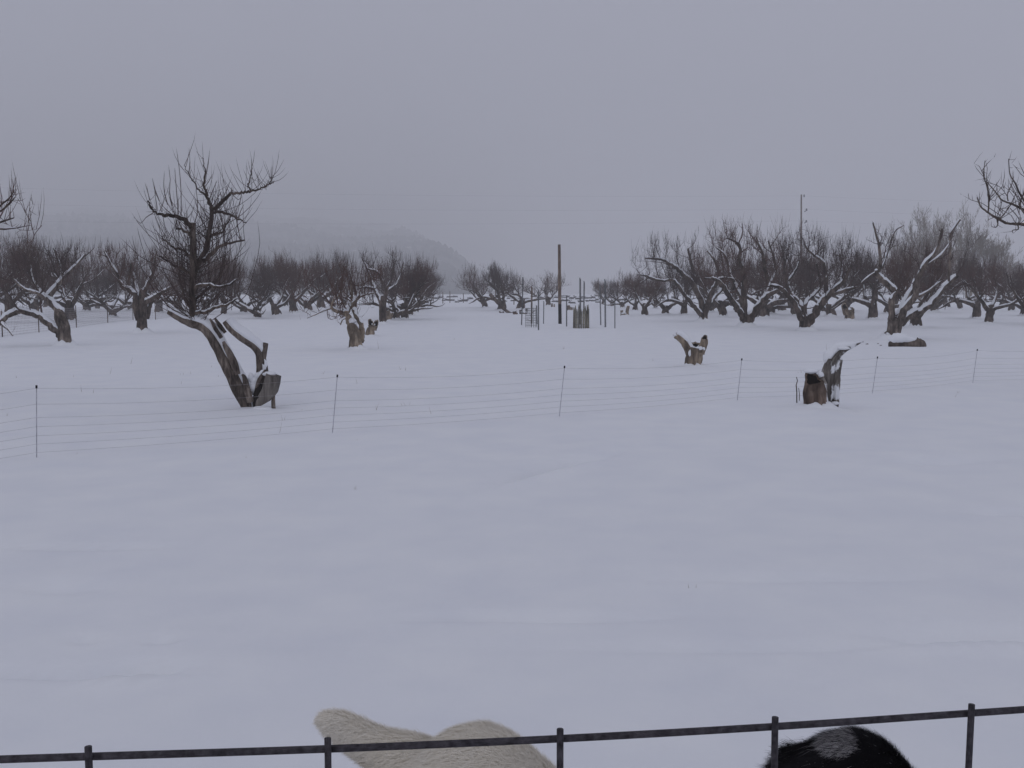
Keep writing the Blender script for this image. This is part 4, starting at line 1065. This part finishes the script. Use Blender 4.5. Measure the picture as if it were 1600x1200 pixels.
# ------------------------------------------------------------------ stone heaps
def build_rocks():
    rng = random.Random(21); var = []
    for i in range(5):
        bm = bmesh.new(); bmesh.ops.create_icosphere(bm, subdivisions=2, radius=1); top = bmesh.new(); bmesh.ops.create_icosphere(top, subdivisions=2, radius=1)
        for v in bm.verts:
            v.co = v.co * (1 + .55 * noise.noise(v.co * 1.1 + V3((i * 9, 2, 0)))); v.co.z = max(-.5, v.co.z * .62)
        for v in top.verts:
            v.co = v.co * (1 + .5 * noise.noise(v.co * 1.1 + V3((i * 9, 2, 0)))); v.co = V3((v.co.x * .88, v.co.y * .88, .36 + max(-.02, v.co.z * .34)))
        ms = []
        for b_, nm, mt in ((bm, 'stone', 'rock'), (top, 'snow', 'snow')):
            me = bpy.data.meshes.new(nm); b_.to_mesh(me); b_.free(); me.polygons.foreach_set('use_smooth', [nm == 'snow'] * len(me.polygons)); me.materials.append(M[mt]); ms.append(me)
        var.append(ms)
    zones = [(640, 735, 462, 474, 30, 'far stone heaps past the dense row', 'dark snow-capped boulder in the heap beyond the dense apple row'),
             (785, 835, 462, 472, 14, 'stones behind the tree with the fallen limb', 'snow-capped boulder lying behind the tree with the fallen limb'),
             (866, 940, 462, 474, 34, 'stones behind the slatted guard', 'snow-capped boulder in the heap behind the slatted tree guard'),
             (940, 1060, 463, 470, 12, 'stones behind the cage row', 'snow-capped boulder behind the row of trees past the wire cages'),
             (1440, 1600, 464, 473, 26, 'stones under the cottonwoods', 'snow-capped boulder lying at the feet of the pale cottonwoods'),
             (180, 380, 466, 473, 8, 'stones behind the leaning tree', 'snow-capped boulder far behind the leaning tree')]
    for x0, x1, y0, y1, n, grp, lab in zones:
        for i in range(n):
            x = x0 + (x1 - x0) * (i + rng.uniform(.1, .9)) / n; y = rng.uniform(y0 + 1, y1); b = base_at(x, y); k = b.y / F
            o = empty('boulder', b, lab, 'boulder', grp); s = rng.uniform(2.2, 5) * k; o.scale = (s * rng.uniform(.9, 1.4), s, s * rng.uniform(1.0, 1.6)); o.rotation_euler = (0, 0, rng.uniform(-.6, .6))
            o.location.z += s * .1
            v = rng.choice(var); link('stone', v[0], o); link('snow', v[1], o)

# ------------------------------------------------------------------ dry stalks
def build_grass():
    m = MB(); rng = random.Random(12)
    spots = [(1071, 918, 15), (1085, 925, 20), (556, 765, 14), (553, 686, 10), (382, 712, 10), (438, 672, 30), (441, 655, 18), (675, 646, 22), (588, 640, 18), (631, 633, 10), (641, 632, 12), (660, 645, 6), (557, 600, 16), (556, 672, 8),
             (128, 612, 16), (142, 614, 14), (172, 585, 18), (203, 570, 14), (113, 590, 9), (28, 590, 8), (14, 648, 12), (117, 702, 10), (283, 600, 12), (340, 590, 10), (300, 585, 12), (626, 577, 10), (632, 578, 9), (590, 545, 20), (1490, 620, 12), (1497, 613, 8),
             (1292, 556, 22), (1020, 565, 8), (960, 640, 6), (1250, 585, 10), (470, 640, 7), (505, 585, 9), (285, 586, 8), (470, 500, 10), (880, 545, 8), (710, 530, 7), (330, 575, 9)]
    for x, y, h in spots:
        b = base_at(x, y); k = b.y / F
        for _ in range(rng.choice((1, 1, 2))):
            t = V3((rng.uniform(-.35, .35), rng.uniform(-.3, .3), 1)); L = h * k * rng.uniform(.7, 1.1); p = b + V3((rng.uniform(-.03, .03), rng.uniform(-.03, .03), -.04))
            twig(m, [p, p + t * L * .5, p + t * L + V3((rng.uniform(-.1, .1) * L, 0, 0))], max(.002, .3 * k), .0015)
    tag(m.build('dry_stalks', M['grass']), 'thin dry grass stalks poking up through the snow', 'grass', None, 'stuff')

# ------------------------------------------------------------------ dogs
def capsule_body(name, chains, voxel, mat, parent, its=6):
    bm = bmesh.new()
    for ch in chains:
        for (p, r), (q, s) in zip(ch, ch[1:]):
            p, q = V3(p), V3(q); n = max(2, int((q - p).length / (min(r, s) * .3)) + 1)
            for i in range(n + 1):
                t = i / n; rr = r + (s - r) * t
                bmesh.ops.create_icosphere(bm, subdivisions=2, radius=rr, matrix=Matrix.Translation(p.lerp(q, t)))
    me = bpy.data.meshes.new(name); bm.to_mesh(me); bm.free()
    ob = link(name, me)
    md = ob.modifiers.new('remesh', 'REMESH'); md.mode = 'VOXEL'; md.voxel_size = voxel
    ms = ob.modifiers.new('smooth', 'SMOOTH'); ms.iterations = its; ms.factor = .5
    dg = bpy.context.evaluated_depsgraph_get(); dg.update()
    out = bpy.data.meshes.new_from_object(ob.evaluated_get(dg)); bpy.data.objects.remove(ob)
    out.name = name; out.polygons.foreach_set('use_smooth', [True] * len(out.polygons)); out.materials.clear(); out.materials.append(mat)
    return link(name, out, parent)

def fur(body, n, rng, length, flow, mats, pick, name='fur', lift=.45, width=.0011, clump=.5):
    """coat of separate hairs rooted on the body surface"""
    me = body.data; polys = [p for p in me.polygons if length(p.center) > 0]; areas = [p.area for p in polys]
    idx = rng.choices(range(len(polys)), weights=areas, k=n); groups = {}
    for i in idx:
        p = polys[i]; vs_ = [me.vertices[j].co for j in p.vertices]; u_, v_ = rng.random(), rng.random()
        w = [(1 - u_) * (1 - v_), u_ * (1 - v_), u_ * v_, (1 - u_) * v_] if len(vs_) == 4 else [rng.random() + .01 for _ in vs_]; sw = sum(w)
        c = V3((0, 0, 0))
        for a, b_ in zip(vs_, w): c = c + a * (b_ / sw)
        nrm = V3((0, 0, 0))
        for jv, b_ in zip(p.vertices, w): nrm = nrm + me.vertices[jv].normal * b_
        nrm.normalize(); fl = flow(c); t = (fl - nrm * fl.dot(nrm))
        t = t.normalized() if t.length > 1e-5 else frame(nrm)[0]
        L = length(c) * rng.uniform(.6, 1.2)
        if L <= 0: continue
        cl = V3((noise.noise(c * 38), noise.noise(c * 38 + V3((9, 0, 0))), noise.noise(c * 38 + V3((0, 9, 0))))) * clump
        d1 = (nrm * lift + t + cl + wander(rng, .42)).normalized(); d2 = (d1 * .75 + t * .5 - V3((0, 0, .18)) + wander(rng, .2)).normalized()
        mb = groups.setdefault(pick(c, rng), MB())
        a = d1.cross(nrm); a = a.normalized() if a.length > 1e-4 else frame(nrm)[1]
        b0 = len(mb.v); p1 = c + d1 * L * .5; p2 = p1 + d2 * L * .5; wd = width * rng.uniform(.7, 1.2)
        mb.v += [(c - nrm * .002 + a * wd)[:], (c - nrm * .002 - a * wd)[:], (p1 + a * wd * .8)[:], (p1 - a * wd * .8)[:], p2[:]]
        mb.f += [(b0, b0 + 1, b0 + 3, b0 + 2), (b0 + 2, b0 + 3, b0 + 4)]
    for kx, mb in groups.items():
        o = mb.build(name, mats[kx], body, False); tag(o, kind='stuff')

def make_dog(head_top, scale, label, mats, pick, ear_chains, hair, seed, ground, head_r=.098, body_mat='fur_white'):
    """big long-haired dog standing side on, looking along +x; head_top is the world place of the crown of its head"""
    rng = random.Random(seed)
    root = V3((head_top.x, head_top.y, ground)); s = (head_top.z - ground) / 1.0
    o = empty('dog', root, label, 'dog')
    def q(x, y, z, r): return ((x * s, y * s, z * s), r * s)
    hz = 1.0 - head_r
    chains = [
        [q(-.80, 0, .60, .145), q(-.62, 0, .60, .135), q(-.40, 0, .57, .165), q(-.24, 0, .60, .155), q(-.16, 0, .72, .115), q(-.08, 0, .84, .092), q(0, 0, hz, head_r)],
        [q(0, 0, hz, head_r * .98), q(.045, -.005, hz - .022, .08), q(.10, -.012, hz - .066, .054), q(.175, -.02, hz - .09, .042)],
        [q(-.90, 0, .62, .07), q(-1.0, 0, .54, .06), q(-1.05, 0, .40, .055), q(-1.04, 0, .28, .03)]]
    for sd_ in (-1, 1):
        chains.append([q(-.25, sd_ * .10, .52, .085), q(-.27, sd_ * .11, .40, .062), q(-.24, sd_ * .11, .22, .043), q(-.24, sd_ * .11, .06, .042), q(-.19, sd_ * .11, .035, .042)])
        chains.append([q(-.78, sd_ * .09, .52, .115), q(-.68, sd_ * .115, .36, .07), q(-.84, sd_ * .115, .22, .04), q(-.82, sd_ * .115, .06, .038), q(-.76, sd_ * .115, .035, .042)])
    chains += [[q(*a) for a in c] for c in ear_chains]
    body = capsule_body('body', chains, .011 * s, M[body_mat], o)
    nose = MB(); c = V3(q(.212, -.022, hz - .081, 0)[0]); tube(nose, [c + V3((-.02, 0, 0)), c + V3((-.005, 0, 0)), c + V3((.010, 0, 0)), c + V3((.016, 0, 0))], [.012, .021, .017, .006], 12, cap0=True); nose.build('nose', M['skin'], o)
    for sd_ in (-1, 1):
        e = MB(); c = V3(q(.088, sd_ * .052 - .006, hz + .012, 0)[0]); tube(e, [c + V3((-.008, 0, 0)), c, c + V3((.007, 0, 0)), c + V3((.011, 0, 0))], [.009, .012, .009, .003], 10, cap0=True); e.build('eye', M['eye'], o)
    mo = MB(); tube(mo, [V3(q(.09, -.055, hz - .1, 0)[0]), V3(q(.15, -.058, hz - .115, 0)[0]), V3(q(.205, -.024, hz - .115, 0)[0]), V3(q(.15, .02, hz - .115, 0)[0]), V3(q(.09, .035, hz - .1, 0)[0])], [.004] * 5, 6); mo.build('mouth', M['skin'], o)
    hair(body, rng, s, mats, pick)
    return o

def build_dogs():
    # white dog, ears swept back; its crown shows above the wire
    ht = P(748, 1134, 1.30); g = ground_z(ht.x, ht.y)
    s = ht.z - g; root = V3((ht.x, ht.y, g))
    def ear(px, py, yoff):  # a photo pixel at a given depth behind the crown -> local coordinates
        return tuple((P(px, py, ht.y + yoff * s) - root) / s)
    e = [(*ear(676, 1206, .05), .044), (*ear(636, 1187, .06), .038), (*ear(590, 1170, .075), .030), (*ear(552, 1146, .08), .026), (*ear(522, 1129, .08), .021), (*ear(513, 1123, .08), .017)]
    e2 = [(-.03, -.085, .90, .03), (-.06, -.115, .84, .03), (-.075, -.125, .78, .024), (-.08, -.125, .74, .016)]
    def hair(body, rng, s, mats, pick):
        def ln(c): return .020 * s if c.z > .80 * s else .055 * s
        def flow(c): return V3((-1, 0, -.15)) if c.z > .78 * s else V3((-.7, 0, -.7))
        fur(body, 150000, rng, lambda c: .015 * s if c.z > .8 * s else 0, flow, mats, pick, lift=.26, width=.00042, clump=.05)
        fur(body, 22000, rng, lambda c: .055 * s if c.z <= .8 * s else 0, flow, mats, pick, lift=.35)
    make_dog(ht, 1, 'white long-haired dog, one ear swept out, crown showing above the wire panel', [M['fur_white']], lambda c, r: 0, [e, e2], hair, 5, g, head_r=.092)
    # black and white dog
    ht = P(1338, 1146, 1.62); g = ground_z(ht.x, ht.y)
    e = [(-.05, -.06, .91, .035), (-.10, -.085, .885, .036), (-.145, -.09, .862, .032), (-.18, -.09, .845, .02)]
    e2 = [(-.03, .08, .92, .034), (-.07, .11, .87, .034), (-.085, .115, .81, .026)]
    def hair2(body, rng, s, mats, pick):
        def ln(c):
            if c.z > .80 * s: return (.05 if c.x < -.06 * s else .026) * s
            return .065 * s
        def flow(c): return V3((-1, 0, .25)) if (c.z > .78 * s and c.x < -.05 * s) else V3((-.8, 0, -.4))
        fur(body, 140000, rng, lambda c: ln(c) if c.z > .8 * s else 0, flow, mats, pick, lift=.5, width=.00045, clump=.3)
        fur(body, 22000, rng, lambda c: ln(c) if c.z <= .8 * s else 0, flow, mats, pick, lift=.5, width=.0012)
    top = ht.z - g
    def pick(c, r):
        q = noise.noise(c * 30) * .012
        if c.z > top - .03 + q and -.055 < c.x + q < .002 and -.035 < c.y + q < .03 and r.random() < .6: return 1
        if c.z < .3 and r.random() < .8: return 1
        if r.random() < .006: return 1
        return 0
    make_dog(ht, 1, 'black shaggy dog with a white blaze, seen through the wire panel', [M['fur_black'], M['fur_blaze']], pick, [e, e2], hair2, 6, g, head_r=.102, body_mat='fur_black')

# ------------------------------------------------------------------ haze
def build_haze():
    bm = bmesh.new(); bmesh.ops.create_cube(bm, size=1)
    x0, x1, y0, y1, z0, z1 = -2600, 2600, -400, 2900, -15, 290
    for v in bm.verts: v.co = V3(((x0 + x1) / 2 + v.co.x * (x1 - x0), (y0 + y1) / 2 + v.co.y * (y1 - y0), (z0 + z1) / 2 + v.co.z * (z1 - z0)))
    me = bpy.data.meshes.new('haze'); bm.to_mesh(me); bm.free()
    m = bpy.data.materials.new('haze'); m.use_nodes = True; n = m.node_tree; n.nodes.clear()
    out = n.nodes.new('ShaderNodeOutputMaterial'); v = n.nodes.new('ShaderNodeVolumePrincipled')
    v.inputs['Color'].default_value = (.985, .985, .99, 1); v.inputs['Density'].default_value = HAZE; v.inputs['Anisotropy'].default_value = 0
    n.links.new(v.outputs[0], out.inputs['Volume']); me.materials.append(m)
    tag(link('haze', me), kind='stuff')

# snow banked against the near trunks and stumps
for px, py, r, h in ((385, 640, .35, .05), (1278, 645, .38, .07), (1085, 577, .3, .05), (557, 549, .4, .05), (1395, 532, .5, .06), (100, 543, .45, .06), (223, 522, .4, .04), (1417, 546, .5, .05)):
    q = G(px, py); MOUNDS.append((q.x, q.y, r, h))

make_ground()
make_hills()
build_traced()
hero_tree()
build_stumps()
build_orchard()
build_cottonwoods()
build_poles()
build_fences()
build_rocks()
build_grass()
build_dogs()
build_haze()
